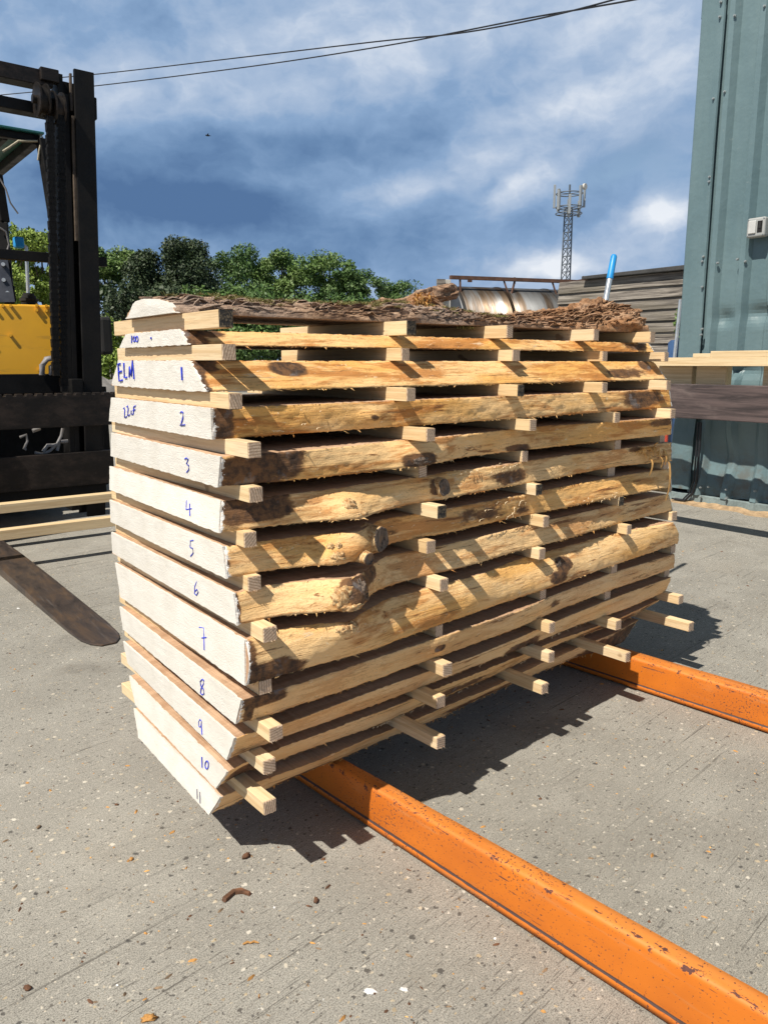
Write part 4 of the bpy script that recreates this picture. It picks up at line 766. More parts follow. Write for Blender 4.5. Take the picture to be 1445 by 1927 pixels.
# sheaves and chains
for px, py, o in ((79, 189, .10), (108, 205, .10)):
    c = fl(px, py, o); m = MB(); m.cyl(c + Vector((-.028, 0, 0)), c + Vector((-.018, 0, 0)), .088, 28); m.cyl(c + Vector((-.018, 0, 0)), c + Vector((.018, 0, 0)), .070, 28); m.cyl(c + Vector((.018, 0, 0)), c + Vector((.028, 0, 0)), .088, 28); m.cyl(c + Vector((-.05, 0, 0)), c + Vector((.05, 0, 0)), .022, 14); m.build('chain_sheave', M['plate'], fork)
for (xa, ya), (xb, yb), o in (((94, 222), (106, 705), .05), ((114, 190), (121, 735), .06)):
    p = fl(xa, ya, o); q = fl(xb, yb, o); m = MB(); n = int((p - q).length / .032)
    for i in range(n):
        c = p.lerp(q, (i + .5) / n); e = .036
        for k, wd in enumerate((-.018, -.009, 0, .009, .018) if i % 2 else (-.0135, -.0045, .0045, .0135)): m.box((c.x + wd - .0036, c.y - .016, c.z - e / 2 - .005), (c.x + wd + .0036, c.y + .016, c.z + e / 2 + .005))
        m.cyl(c + Vector((-.022, 0, .016)), c + Vector((.022, 0, .016)), .006, 6)
    m.build('lift_chain', M['chain'], fork)
# body
bo = .75
fbox('front_crossmember', 0, 124, 704, 741, .32, .42, 'blacksteel', .004, l0=-1.3); fbox('mast_foot', 136, 158, 713, 748, .1, .3, 'blacksteel')
lr = fl(121, 640, bo).x; z1 = fl(60, 572, bo).z; z0 = .42
m = MB(); m.prism([(-1.35, z0), (lr - .02, z0), (lr, z0 + .2), (lr, z1 - .10), (lr - .02, z1 - .012), (-1.35, z1)], bo, bo + 1.7, 'y'); body = m.build('body', M['yellow'], fork, .012)
m = MB()
for px, py in ((4, 577), (18, 577), (65, 577), (65, 586), (82, 578), (82, 587), (18, 632), (100, 624), (70, 696), (-20, 640), (-14, 578)):
    c = fl(px, py, bo); m = MB(); m.cyl((0, .02, 0), (0, -.022, 0), .010, 6); ob = m.build('bolt', M['yellow'], body); ob.location = c
m = MB(); m.box((-1.3, bo + .02, .12), (lr - .05, bo + 1.6, z0)); m.build('chassis', M['void'], fork); m = MB(); m.box((-1.3, .45, .2), (fl(205, 800, .45).x, .5, fl(60, 730, .45).z)); m.build('dark_backing', M['void'], fork)  # near-black boxes added as backing, so no light shows behind the plates
m = MB()
for xx in (-1.05, .02):
    c = Vector((xx, .72, .33)); m.tube([c + Vector((-.11, 0, 0)), c + Vector((-.10, 0, 0)), c + Vector((.10, 0, 0)), c + Vector((.11, 0, 0))], [.27, .32, .32, .27], 32)
    m.build('tyre', M['rubber'], fork); m = MB()
fbox('side_lamp', 190, 213, 596, 667, .5, .62, 'rubber', .02)
# cab: pillars, panel, guard
def post(name, pts, w, h, mt, offs):
    m = MB(); P_ = [fl(*p, o) for p, o in zip(pts, offs)]
    for a, b in zip(P_, P_[1:]): m.beam(a, b, w, h)
    return m.build(name, M[mt], fork, .006)
post('cab_pillar', [(78, 262), (100, 400), (122, 560), (124, 600)], .05, .06, 'blacksteel', [bo + .15, bo + .08, bo, bo]); post('cab_pillar', [(-8, 330), (6, 420), (16, 540), (20, 570)], .06, .08, 'blacksteel', [bo + .1, bo + .06, bo + .02, bo])
m = MB(); P_ = [fl(-70, 488, bo + .06), fl(8, 492, bo + .06), fl(26, 570, bo), fl(-70, 570, bo)]
m.add([tuple(p) for p in P_] + [tuple(p + Vector((0, .02, 0))) for p in P_], [(0, 1, 2, 3), (7, 6, 5, 4), (0, 4, 5, 1), (1, 5, 6, 2), (2, 6, 7, 3), (3, 7, 4, 0)]); pan = m.build('dash_panel', M['slate'], fork); m = MB()
for px, py in ((2, 500), (3, 529), (10, 553)): c = fl(px, py, bo + .03); m = MB(); m.cyl((0, .02, 0), (0, -.016, 0), .012, 8); ob = m.build('bolt', M['alu'], pan); ob.location = c
fbox('amber_lamp', 17, 23, 507, 525, bo, bo + .05, 'yellow', .008)
rg = empty('roof_guard', (0, 0, 0)); rg.parent = fork
for k_ in ('label', 'category'): pass
c = fl(76, 258, bo + .15); zr = c.z; ro = bo + .15; rb = MB(); rb.box((-1.4, ro, zr - .035), (c.x, ro + .05, zr + .012)); rb.box((c.x - .05, ro, zr - .05), (c.x, ro + 1.5, zr + .01)); rb.box((-1.4, ro + 1.45, zr - .04), (c.x, ro + 1.5, zr + .01))
for k in range(6): x = c.x - .2 - k * .17; rb.box((x - .015, ro + .05, zr - .04), (x + .015, ro + 1.45, zr - .005))
rb.build('guard_frame', M['blacksteel'], rg, .004)
m = MB(); m.box((-1.42, ro - .03, zr + .014), (c.x + .02, ro + 1.53, zr + .028)); m.build('roof_sheet', M['tealroof'], rg, .003)
m = MB(); m.tube([c + Vector((.01, -.02, .0)), c + Vector((-.02, -.03, -.09)), c + Vector((-.03, -.02, -.15))], .006, 6); m.tube([c + Vector((-.02, -.01, -.03)), c + Vector((-.14, -.02, -.05)), c + Vector((-.20, -.03, -.10)), c + Vector((-.24, -.03, -.13))], .007, 6); m.tube([c + Vector((.0, -.02, -.02)), c + Vector((.04, -.03, -.07)), c + Vector((.06, -.03, -.13))], .006, 6); m.build('strap', M['webbing'], rg)
m = MB(); p0 = fl(0, 335, bo); m.tube([p0, p0 + Vector((.03, 0, -.06)), p0 + Vector((.05, 0, -.14)), p0 + Vector((.09, 0, -.2))], .005, 6); m.tube([fl(-5, 425, bo), fl(12, 436, bo), fl(18, 460, bo), fl(12, 478, bo)], .006, 6); m.build('cable', M['hose'], fork)
# pole with blue head
m = MB(); p = fl(54, 562, bo + .15); q = fl(50, 464, bo + .15); m.cyl(p, q, .011, 10); m.tube([q, q + Vector((-.03, 0, .015))], .009, 8); pole = m.build('work_light_pole', M['alu'], fork); m = MB(); hd = q + Vector((-.045, 0, .02)); m.box(hd - Vector((.03, .03, .035)), hd + Vector((.03, .03, .035))); m.build('blue_head', M['bluecap'], pole, .012)
m = MB(); pb = fl(56, 572, bo + .15); [m.cyl(pb + Vector((0, 0, h)), pb + Vector((0, 0, h + .016)), r_, 16) for h, r_ in ((-.02, .06), (0, .05), (.018, .058), (.036, .045), (.052, .035))]; m.build('pole_base', M['rubber'], pole)
# hoses
m = MB(); ho = .3
for pts, r_ in (([(80, 706), (80, 688), (88, 676), (98, 674), (106, 680), (108, 705)], .018), ([(96, 706), (96, 690), (102, 684), (108, 690), (110, 706)], .014)): m.tube([fl(*q, ho) for q in pts], r_, 8)
m.build('hydraulic_hose', M['hose'], fork)
m = MB()
for pts, r_ in (([(119, 806), (116, 820), (108, 836), (95, 848), (80, 855), (66, 852)], .009), ([(38, 823), (50, 818), (52, 830), (46, 845), (50, 846)], .008), ([(62, 811), (76, 806)], .012), ([(82, 850), (90, 838), (104, 838), (112, 832), (108, 848)], .011), ([(115, 831), (128, 830)], .012)): m.tube([fl(*q, .08) for q in pts], r_, 8)
m.build('hydraulic_hose', M['hose'], fork)
# fork blade on the ground
m = MB(); ed = []
tipc = fg(222, 1206); R_ = [fg(12, 1022, .045), fg(130, 1115, .028), fg(200, 1165, .016), fg(232, 1190, .010)]; L_ = [fg(0, 1068, .045), fg(75, 1136, .028), fg(142, 1198, .016), fg(160, 1207, .010)]
def ext(a, b, y): t = (y - a.y) / (b.y - a.y); return a.lerp(b, t)
st = []
yk = [-.0, -.6, -1.1, -1.55, -1.8, -1.93, -1.99, -2.03]
for y in yk:
    r = ext(R_[0], R_[2], y); l = ext(L_[0], L_[2], y); c_ = (r.x + l.x) / 2; hw = abs(r.x - l.x) / 2; hw = .075; h = max(.007, .05 * min(1, (y + 2.05) / 1.5 + .12)); k = {-1.93: .92, -1.99: .72, -2.03: .35}.get(y, 1.); st.append((c_, hw * k, y, h))
vs = []
for c_, hw, y, h in st: vs += [(c_ - hw, y, .002), (c_ + hw, y, .002), (c_ + hw, y, h), (c_ - hw, y, h)]
m.add(vs, [(i * 4 + k, i * 4 + (k + 1) % 4, i * 4 + 4 + (k + 1) % 4, i * 4 + 4 + k) for i in range(len(st) - 1) for k in range(4)] + [(0, 3, 2, 1), tuple(4 * (len(st) - 1) + k for k in range(4))]); c0 = st[0][0]; m.box((c0 - .075, -.055, .0025), (c0 + .075, -.001, .7)); m.build('fork', M['forksteel'], fork, .004)

for o in list(fork.children):
    if any(k in o.name for k in ('mast_channel', 'inner_mast', 'rusty_guide', 'worn_liner', 'mast_bracket')):
        for v in o.data.vertices: v.co.x += .042 * (v.co.z - 2.0)
TW = Matrix.Translation((0, bo, 0)) @ Matrix.Rotation(-.24, 4, 'Z') @ Matrix.Translation((0, -bo, 0))
body.matrix_local = TW; pan.matrix_local = TW
# ------------------------------------------------------------------ sawn planks beside the forklift
def plank(px0, py0, zz, nn, lab, ext_l, ext_r, sz=(.05, .045)):
    P = onz(px0, py0, zz); dirn = FL; rz = math.atan2(FL[1], FL[0]); m = MB(); n = 30; vs = []
    for i in range(n + 1):
        x = -ext_l + (ext_l + ext_r) * i / n
        for y, z in ((0, 0), (sz[0], 0), (sz[0], sz[1]), (0, sz[1])): vs.append((x, y + .002 * fbm(x * .9, y * 9, nn, 2), z))
    m.add(vs, [(i * 4 + k, i * 4 + 4 + k, i * 4 + 4 + (k + 1) % 4, i * 4 + (k + 1) % 4) for i in range(n) for k in range(4)] + [(0, 1, 2, 3), tuple(n * 4 + k for k in range(4))]); o = m.build('plank', M['pinelong'], None, .002, 1); o.location = tuple(P); o.rotation_euler = (0, 0, rz); return tag(o, lab, 'plank', 'sawn planks in front of the forklift')
PA = plank(0, 967, .20, 1, 'pale sawn plank in front of the forklift, nearer its carriage', .8, 1.55, (.07, .05)); PB = plank(0, 1018, .15, 5, 'pale sawn plank in front of the forklift, nearer the fork tip', .8, 1.45, (.06, .05))
for side, xx in (('left', -.55), ('right', 1.2)):
    a = np.array(PA.location); b = np.array(PB.location); pa = a + FL * xx; pb_ = b + FL * xx; root = tuple((pb_ + FB * 0)[:2]) + (0,)
    m = MB(); dd = np.dot(pa - pb_, FB); sl = np.dot(pa - pb_, FL)
    m.prism([(-.03, .002), (dd + .1, .002), (dd + .1, .199), (dd - .02, .199), (.08, .149), (-.03, .149)], -.05, .05, 'x'); o = m.build('timber_bearer', M['greyboard'], None, .003); o.location = tuple(pb_ * np.array([1, 1, 0])); o.rotation_euler = (0, 0, math.atan2(FL[1], FL[0])); tag(o, 'stepped timber bearer under the ' + side + ' ends of the sawn planks', 'bearer', 'bearers under the planks')

# ------------------------------------------------------------------ blue-green clad building on the right
WD = np.array([.608, -.794, 0]); WN = np.array([-.794, -.608, 0]); WC = onz(1263, 940)            # along the wall towards the viewer, outward normal, corner foot
def wl(px, py, off=0.):
    P = onplane(px, py, WC + WN * off, WN); d = P - WC; return np.dot(d, WD), P[2]
bld = empty('clad_building', tuple(WC), math.atan2(WD[1], WD[0]), label='blue-green corrugated metal building with dented cladding at right edge', cat='building')
# local: x along the wall, y = away from the yard (inwards), z up
HB = 4.6; LB = 3.4
def dent(x, z):
    d = 0.
    for cx, cz, rx, rz, a in [(.10, .62, .16, .12, .035), (.42, .95, .14, .05, .05), (.30, 1.30, .06, .05, .03), (.55, 1.32, .10, .05, .035), (.80, .95, .16, .10, .045), (.35, .35, .2, .16, .05), (.75, .3, .22, .2, .05), (1.1, .45, .2, .25, .05), (.62, .62, .10, .2, .035), (.08, 1.15, .14, .3, .012)]: d += a * math.exp(-((x - cx) / rx) ** 2 - ((z - cz) / rz) ** 2)
    d += .004 * fbm(x * 3, z * 1.3, 4, 3) * (1.5 if z < 1.2 else .6); return d
PER = .205
def ribs(x):
    p = (x - .165) % PER; h = .046
    for a, b, ya, yb in ((0, .026, 0, -h), (.026, .062, -h, -h), (.062, .088, -h, 0)):
        if p < b: return ya + (yb - ya) * max(0, p - a) / (b - a)
    return 0.
xs = [.12]; x = .165
while x < LB: xs += [x, x + .013, x + .026, x + .038, x + .050, x + .062, x + .075, x + .088, x + .108, x + .13, x + .155, x + .18]; x += PER
zs = np.concatenate([np.arange(.07, 1.5, .022), np.arange(1.5, HB + .1, .25)])
m = MB(); vs = []
for z in zs:
    for x in xs:
        dd = dent(x, z); kink = 1 - min(1, max(0, (dd - .01) / .04)) * .7; vs.append((x + .006 * fbm(x * 5, z * 5, 1, 2) * (1 if z < 1 else 0), ribs(x) * kink + dd, z if z > .08 else z + .012 * fbm(x * 6, 0, 2, 2)))
NXX = len(xs); m.add(vs, [(j * NXX + i, j * NXX + i + 1, (j + 1) * NXX + i + 1, (j + 1) * NXX + i) for j in range(len(zs) - 1) for i in range(NXX - 1)], 0, False); wallp = m.build('corrugated_cladding', M['cladding'], bld, recalc=False)
# corner flashing, folded round the corner, in two lengths
def flashing(z0, z1, zsn, dx, nm='corner_flashing'):
    m = MB(); prof_ = [(-.012, .55), (-.012, .30), (-.012, .05), (-.012, -.036), (-.004, -.043), (.05, -.043), (.10, -.043), (.150, -.042), (.156, -.030)]; vs = []; zz = np.linspace(z0, z1, zsn)
    for z in zz:
        lift = .010 * math.exp(-((z - 2.5) / .5) ** 2)
        for i, (x, y) in enumerate(prof_):
            k = min(1., max(0, 1.35 - z)) ; vs.append((x + dx + .010 * fbm(z * 3, i * .2, 3, 3) * k, y + (dent(x, z) * .8 + .012 * fbm(z * 4, x * 6, 6, 3) * k) * (1 if 2 < i < 8 else .3) - (lift if i in (7, 8) else 0), z))
    n = len(prof_); m.add(vs, [(j * n + i, j * n + i + 1, (j + 1) * n + i + 1, (j + 1) * n + i) for j in range(zsn - 1) for i in range(n - 1)], 0, False); o = m.build(nm, M['cladding'], bld, recalc=False); md = o.modifiers.new('s', 'SOLIDIFY'); md.thickness = .0015; return o
zj = wl(1330, 18)[1]
flashing(.10, zj - .03, 110, 0.); flashing(zj - .06, HB, 40, -.003)
m = MB(); m.box((-.01, .06, .0), (LB, 3.0, HB)); m.build('inner_wall', M['void'], bld); m = MB(); m.box((-.06, -.06, HB), (LB + .1, 3.1, HB + .08)); m.build('roof', M['felt'], bld)
m = MB(); m.box((-.006, .0, 0), (-.001, 3.0, HB)); m.build('end_cladding', M['cladding'], bld)
# plinth
m = MB(); m.box((-.01, -.03, 0), (LB, .058, .068)); m.build('plinth', M['plinth'], bld, .006)
# screws
m = MB()
def screw(px, py, o=.046):
    x, z = wl(px, py, o); m = MB(); m.cyl((0, .004, 0), (0, -.007, 0), .0085, 10); m.cyl((0, -.007, 0), (0, -.015, 0), .0055, 6); ob = m.build('cladding_screw', M['screw'], bld); ob.location = (x, -o, z)
for px, py in [(1356, 4), (1354, 32), (1342, 186), (1335, 333), (1334, 342), (1323, 483), (1321, 492), (1321, 540), (1321, 619), (1319, 630), (1309, 911), (1333, 916), (1318, 917), (1318, 935), (1382, 30), (1438, 12), (1363, 173), (1387, 488), (1402, 492), (1350, 495), (1366, 921), (1420, 924), (1366, 938)]: screw(px, py)
# cable down the corner
m = MB(); pts = [(1318, 795), (1316, 830), (1313, 870), (1310, 905), (1302, 928), (1288, 944), (1268, 950)]; m.tube([(wl(*q, .06)[0], -.06, max(.02, wl(*q, .06)[1])) for q in pts], .009, 8); m.tube([(wl(q[0] - 5, q[1], .06)[0], -.062, max(.02, wl(*q, .06)[1])) for q in pts], .006, 8); m.build('cable', M['wire'], bld)
# switch box, standing on the cladding
x, z = wl(1423, 428, .08); sw = empty('switch_box', tuple(WC + WD * x - WN * 0 + np.array([0, 0, z])), math.atan2(WD[1], WD[0]), label='grey weatherproof switch box on the blue-green wall', cat='switch box')
m = MB(); m.box((-.060, -.095, -.060), (.060, -.035, .060)); m.build('housing', M['switch'], sw, .012, 3); m = MB(); m.box((-.045, -.104, -.038), (.004, -.0952, .042)); m.build('rocker_cover', M['switchw'], sw, .01, 3); m = MB(); m.box((.012, -.098, -.034), (.044, -.0955, .036)); m.build('socket_recess', M['void'], sw, .004); m = MB(); m.box((.021, -.101, -.01), (.036, -.0985, .028)); m.build('rocker_switch', M['rubber'], sw, .003); 
for sx in (-1, 1):
    for sz in (-1, 1): m = MB(); m.cyl((sx * .05, -.0945, sz * .05), (sx * .05, -.0975, sz * .05), .004, 8); m.build('screw', M['screw'], sw)
# sawdust drift along the plinth
m = MB(); nx_, ny_ = 160, 10; vs = []
for i in range(nx_ + 1):
    for j in range(ny_ + 1):
        x = -.05 + 2.6 * i / nx_; v = j / ny_; w_ = .085 + .07 * fbm(x * 5, 1, 1, 3); h = (.022 + .016 * fbm(x * 7, 3, 1, 3)) * (1 - v) ** 1.6 * min(1, i / 12) + .004 * fbm(x * 30, v * 14, 0, 3) * (1 - v); P = WC + WD * x + WN * (.031 + w_ * v); vs.append((P[0], P[1], max(.0015 if v < .97 else -.002, h)))
m.add(vs, [(i * (ny_ + 1) + j, (i + 1) * (ny_ + 1) + j, (i + 1) * (ny_ + 1) + j + 1, i * (ny_ + 1) + j + 1) for i in range(nx_) for j in range(ny_)], 0, True); tag(m.build('sawdust', M['sawdust']), kind='stuff')

# ------------------------------------------------------------------ timber rack with planks in front of the wall
RN = -WN                                                     # towards the wall
def rk(px, py, n_off): P = onplane(px, py, WC + WN * n_off, WN); d = P - WC; return np.dot(d, WD), P[2]
nf = 1.20; nb = .43
rack = empty('timber_rack', tuple(WC + WN * nf), math.atan2(WD[1], WD[0]), label='timber rack with a dark stained front board before the metal building', cat='rack')
x0, z1 = rk(1214, 721, nf); _, z0 = rk(1350, 791, nf); xl = x0 - .55
m = MB(); m.box((xl, 0, z0), (2.2, .045, z1)); m.build('front_board', M['darkboard'], rack, .004)
m = MB(); m.box((xl, nf - nb - .02, z0), (2.2, nf - nb + .025, z1 - .05)); m.build('back_board', M['darkboard'], rack, .004)
for xx in (xl + .02, 1.75):
    for yy in (.05, nf - nb - .09): m = MB(); m.box((xx, yy, .0), (xx + .07, yy + .065, z1 - .06)); m.build('leg', M['darkboard'], rack, .004)
px0, zp0 = rk(1240, 690, nb); xb1, _ = rk(1382, 705, nb); xb2, _ = rk(1418, 705, nb); zpl = rk(1340, 689, nb)[1]
for a, b in ((px0 - .3, rk(1284, 700, nb)[0]), (rk(1292, 700, nb)[0], xb1 - .12), (xb2, xb2 + .12)):
    m = MB(); m.box((a, nf - nb + .11, z1 - .049), (b, nf - nb + .185, zpl - .001)); m.build('bearer_block', M['pinelong'], rack, .003)
def rp(name, px_l, px_r, pyt, pyb, dy, depth, lab):
    a, zt_ = rk(px_l, pyt, nb); b, zb__ = rk(px_r, pyb, nb); zt_ = rk((px_l + 1445) / 2, pyt, nb)[1]; zb__ = rk((px_l + 1445) / 2, pyb, nb)[1]; o = MB(); o.box((0, 0, 0), (b - a, depth, zt_ - zb__)); ob = o.build(name, M['pinelong'], None, .002, 1); P = WC + WN * (nb - dy) + WD * a; ob.location = (P[0], P[1], zb__); ob.rotation_euler = (0, 0, math.atan2(WD[1], WD[0])); return tag(ob, lab, 'plank', 'pale planks on the timber rack')
p1 = rp('plank', 1225, 1640, 672.6, 689, 0, .19, 'wide pale plank lying directly on the timber rack'); 
p2 = rp('plank', 1336, 1640, 660, 672, .002, .13, 'upper pale plank on the rack, stacked towards the right'); p3 = rp('plank', 1303, 1335.4, 664.5, 672, .0, .11, 'short pale offcut on the rack beside the upper plank')
zt1 = p1.location.z + max(v.co.z for v in p1.data.vertices); p2.location.z = zt1 + .0005; p3.location.z = zt1 + .0005

# ------------------------------------------------------------------ background buildings and plant
SD = np.array([-.655, .7556, 0]); SN = np.array([-.7556, -.655, 0]); SC = at(1277, 683, 11.0); SC[2] = 0                # weatherboard shed: along the wall going away, outward normal
shed = empty('weatherboard_shed', tuple(SC), math.atan2(SD[1], SD[0]), label='grey weatherboard shed with felt roof behind the stack', cat='shed')
def sh(px, py): P = onplane(px, py, SC, SN); d = P - SC; return np.dot(d, SD), P[2]
LS = sh(1050, 560)[0]; ztop = [sh(1277, 511)[1], sh(1052, 532)[1]]
nb_ = 14; ztm = (ztop[0] + ztop[1]) / 2; bh = .158
z = ztm
k = 0
while z > .05:
    m = MB(); zb_ = max(.0, z - bh); x0_ = random.uniform(-.03, .02); L = LS - .02; m.add([(x0_, .046, zb_ - .016), (L, .046, zb_ - .016), (L, .012, z), (x0_, .012, z), (x0_, .0, zb_ - .012), (L, .0, zb_ - .012), (L, .0, z), (x0_, .0, z)], [(0, 1, 2, 3), (7, 6, 5, 4), (0, 4, 5, 1), (1, 5, 6, 2), (2, 6, 7, 3), (3, 7, 4, 0)]); o = m.build('weatherboard', M['greyboard'], shed); z -= bh; k += 1
m = MB(); m.box((.0, -2.6, 0), (LS - .03, -.002, ztm - .02)); m.build('wall', M['void'], shed)
m = MB(); m.add([(-.35, .12, ztm + .07), (LS - .5, .12, ztm + .05), (LS - .5, -2.7, ztm + .16), (-.35, -2.7, ztm + .16), (-.35, .12, ztm + .005), (LS - .5, .12, ztm + .002), (LS - .5, -2.7, ztm + .1), (-.35, -2.7, ztm + .1)], [(0, 1, 2, 3), (7, 6, 5, 4), (0, 4, 5, 1), (1, 5, 6, 2), (2, 6, 7, 3), (3, 7, 4, 0)]); m.build('roof', M['felt'], shed, .01)
m = MB(); m.box((-.10, -.10, 0), (-.031, .02, ztm - .02)); m.build('corner_post', M['greyboard'], shed); m = MB(); m.box((-1.6, -2.6, 0), (-.101, -.22, ztm - .15)); m.build('wall', M['greyboard'], shed)
# climbing plant, red and white pole, blue drum beside the shed
def leaves(name, blobs, n, size, mt, label=None, cat=None, root=None, stem=None, flat=0.):
    m = MB(); tn = []
    for cx, cy, cz, rx, ry, rz, wt in blobs:
        k = int(n * wt); d = rng.normal(size=(k, 3)); d /= np.linalg.norm(d, axis=1)[:, None]; r = rng.random(k) ** .45; P = d * r[:, None] * np.array([rx, ry, rz]) + np.array([cx, cy, cz])
        a = rng.normal(size=(k, 3)) + d * .9 + np.array([0, 0, .4]); a /= np.linalg.norm(a, axis=1)[:, None]; b = np.cross(a, rng.normal(size=(k, 3))); b /= np.linalg.norm(b, axis=1)[:, None]; c = np.cross(a, b); s = size * (.5 + rng.random(k))[:, None]
        A1 = P - b * s - c * s * .1; A2 = P + c * s * .55; A3 = P + b * s; A4 = P - c * s * .55; base = len(m.v)
        Q = np.stack([A1, A2, A3, A4], 1).reshape(-1, 3); m.v += [tuple(q) for q in Q]; m.f += [(base + 4 * i, base + 4 * i + 1, base + 4 * i + 2, base + 4 * i + 3) for i in range(k)]; m.m += [0] * k; m.sm += [False] * k
        tn.append(np.repeat(np.clip(rng.normal(.5, .28, k) + .25 * rng.normal(), 0, 1), 4))
    m.at = {'tint': np.concatenate(tn)}; return m.build(name, M[mt], root, recalc=False)
P = at(1283, 600, 10.2); r = empty('climbing_plant', (P[0], P[1], 0), label='leafy climbing plant between the shed and the metal building', cat='plant'); leaves('foliage', [(0, 0, 1.5, .10, .12, .28, .5), (.02, 0, .95, .10, .12, .4, .5)], 700, .022, 'leaf_mid', root=r); m = MB(); m.tube([(0, 0, 0), (.02, 0, .6), (-.01, 0, 1.6)], [.02, .015, .008], 8); m.build('stem', M['trunk'], r)
P = at(1270, 640, 9.6); r = empty('striped_pole', (P[0], P[1], 0), label='thin pole, grey above and red below, beside the shed', cat='pole'); m = MB(); m.cyl((0, 0, .88), (.03, 0, 1.75), .022, 12); m.build('upper_length', M['alu'], r); m = MB(); m.cyl((-.03, 0, 0), (0, 0, .88), .023, 12); m.build('lower_length', M['red'], r)
P = at(1284, 655, 9.8); r = empty('blue_drum', (P[0] + .1, P[1], 0), label='dull blue plastic drum beside the metal building', cat='drum'); m = MB(); m.tube([(0, 0, 0), (0, 0, .03), (0, 0, .42), (0, 0, .45), (0, 0, .48), (0, 0, .9), (0, 0, .93), (0, 0, .96), (0, 0, 1.25), (0, 0, 1.28)], [.25, .27, .27, .285, .27, .27, .285, .27, .27, .24], 28); m.build('barrel', M['blue'], r); m = MB(); m.cyl((.1, 0, 1.28), (.1, 0, 1.31), .04, 12); m.build('cap', M['rubber'], r)
# stainless tanker
TY = 15.5; pa = at(838, 565, TY); pb2 = at(1062, 565, TY + .8); ax = pb2 - pa; ax[2] = 0; LT = np.linalg.norm(ax) + 3.2; tk = empty('tanker', (pa[0], pa[1], 0), math.atan2(ax[1], ax[0]), label='stained stainless tank with rusty walkway rail in the distance', cat='tank')
zt3 = 1 + (683 - 549) / F * TY * 1.02; R3 = .95; zc3 = zt3 - R3; m = MB(); m.tube([(-.02, 0, zc3), (0, 0, zc3), (.001, 0, zc3), (LT, 0, zc3), (LT + .02, 0, zc3)], [R3 * .6, R3 * .97, R3, R3, R3 * .6], 48); m.build('tank_shell', M['stainless'], tk)
m = MB()
for x in (0.05, 1.05, 2.1, 3.2): m.tube([(x - .03, 0, zc3), (x + .03, 0, zc3)], [R3 + .012, R3 + .012], 48)
m.build('bands', M['stainless'], tk)
m = MB(); zr = 1 + (683 - 538) / F * TY * 1.02; m.box((-.1, -.5, zr - .035), (LT, -.42, zr + .03)); 
for x in (.1, 1.0, 1.25, 2.05, 2.3, 3.4): m.beam((x, -.46, zr), (x + (.12 if x in (1., 2.05) else -.1 if x > .2 else 0), -.5, zt3 - .22), .03, .03)
for q in range(5): x = random.uniform(.2, LT - .2); m.box((x, -.3 + random.random() * .4, zr - .02), (x + random.uniform(.04, .14), .1, zr + random.uniform(.05, .13)))
m.build('walkway_rail', M['rust'], tk)
m = MB(); m.beam((2.45, -1.0, 0.2), (2.42, -.98, zr + .05), .025, .025); m.beam((2.75, -1.0, .2), (2.72, -.98, zr + .05), .025, .025); [m.beam((2.45, -1., z), (2.75, -1., z), .02, .02) for z in np.arange(.4, zr, .3)]; m.build('ladder', M['rust'], tk)
for x in (.5, 2.6, 4.4): m = MB(); m.box((x, -.6, 0), (x + .2, .6, zc3 - .5)); m.build('saddle', M['rust'], tk)
# pale boards leaning by the tank
for px, nm, w_, mt, lab in ((829, 0, .14, 'greyboard', 'grey upright board beside the end of the tank'), (841, 1, .11, 'whitewash', 'whitish upright board beside the end of the tank')):
    P = at(px, 560, 13.6 + nm * .1); m = MB(); m.box((-w_ / 2, -.03, 0), (w_ / 2, .03, 1 + (683 - 534) / F * 13.6)); o = m.build('upright_board', M[mt], None, .004); o.location = (P[0], P[1], 0); o.rotation_euler = (0, 0, .2); tag(o, lab, 'board')
# mast of antennas
TWY = 95.; base = at(1061, 600, TWY); tw = empty('phone_mast', (base[0], base[1], 0), .4, label='lattice phone mast with a ring of antenna panels', cat='mast'); top = 1 + (at(1066, 392, TWY)[2] - 1)
m = MB(); n = 3
def leg_(k, z, w0=.72, w1=.5): a = k * 2.094; w = w0 + (w1 - w0) * z / top; return Vector((math.cos(a) * w, math.sin(a) * w, z))
zz = np.linspace(0, top, 22)
for k in range(3):
    m.beam(leg_(k, 0), leg_(k, top), .13, .13)
m.build('legs', M['galv'], tw); m = MB()
for i in range(21):
    for k in range(3): m.beam(leg_(k, zz[i]), leg_((k + 1) % 3, zz[i + 1]), .07, .07); m.beam(leg_(k, zz[i + 1]), leg_((k + 1) % 3, zz[i + 1]), .06, .06)
m.build('lattice_bracing', M['galv'], tw)
m = MB(); rr = 1.5
for z in (top + .1, top + 1.6, top - .6):
    pts = [(math.cos(a) * rr, math.sin(a) * rr, z) for a in np.linspace(0, 2 * math.pi, 25)]; m.tube(pts, .06, 6); [m.beam((0, 0, z), (math.cos(a) * rr, math.sin(a) * rr, z), .07, .07) for a in np.arange(6) * 1.047]
m.cyl((0, 0, top - .5), (0, 0, top + 2.6), .12, 8); m.build('headframe', M['galv'], tw)
for k in range(8):
    a = k * 2 * math.pi / 8 + .2; h = random.uniform(1.7, 2.6); z0_ = top - .6 + random.uniform(-.3, .7); m = MB(); m.box((-.13, -.15, 0), (.13, .15, h)); o = m.build('antenna_panel', M['antenna'], tw, .03); o.location = (math.cos(a) * (rr + .2), math.sin(a) * (rr + .2), z0_); o.rotation_euler = (0, 0, a)
m = MB(); m.tube([(0, 0, 0), (.25, 0, 0)], [.34, .34], 20); o = m.build('dish', M['whitewash'], tw); o.location = (1.0, -1.3, top + 2.2); o.rotation_euler = (0, 0, -1.2)
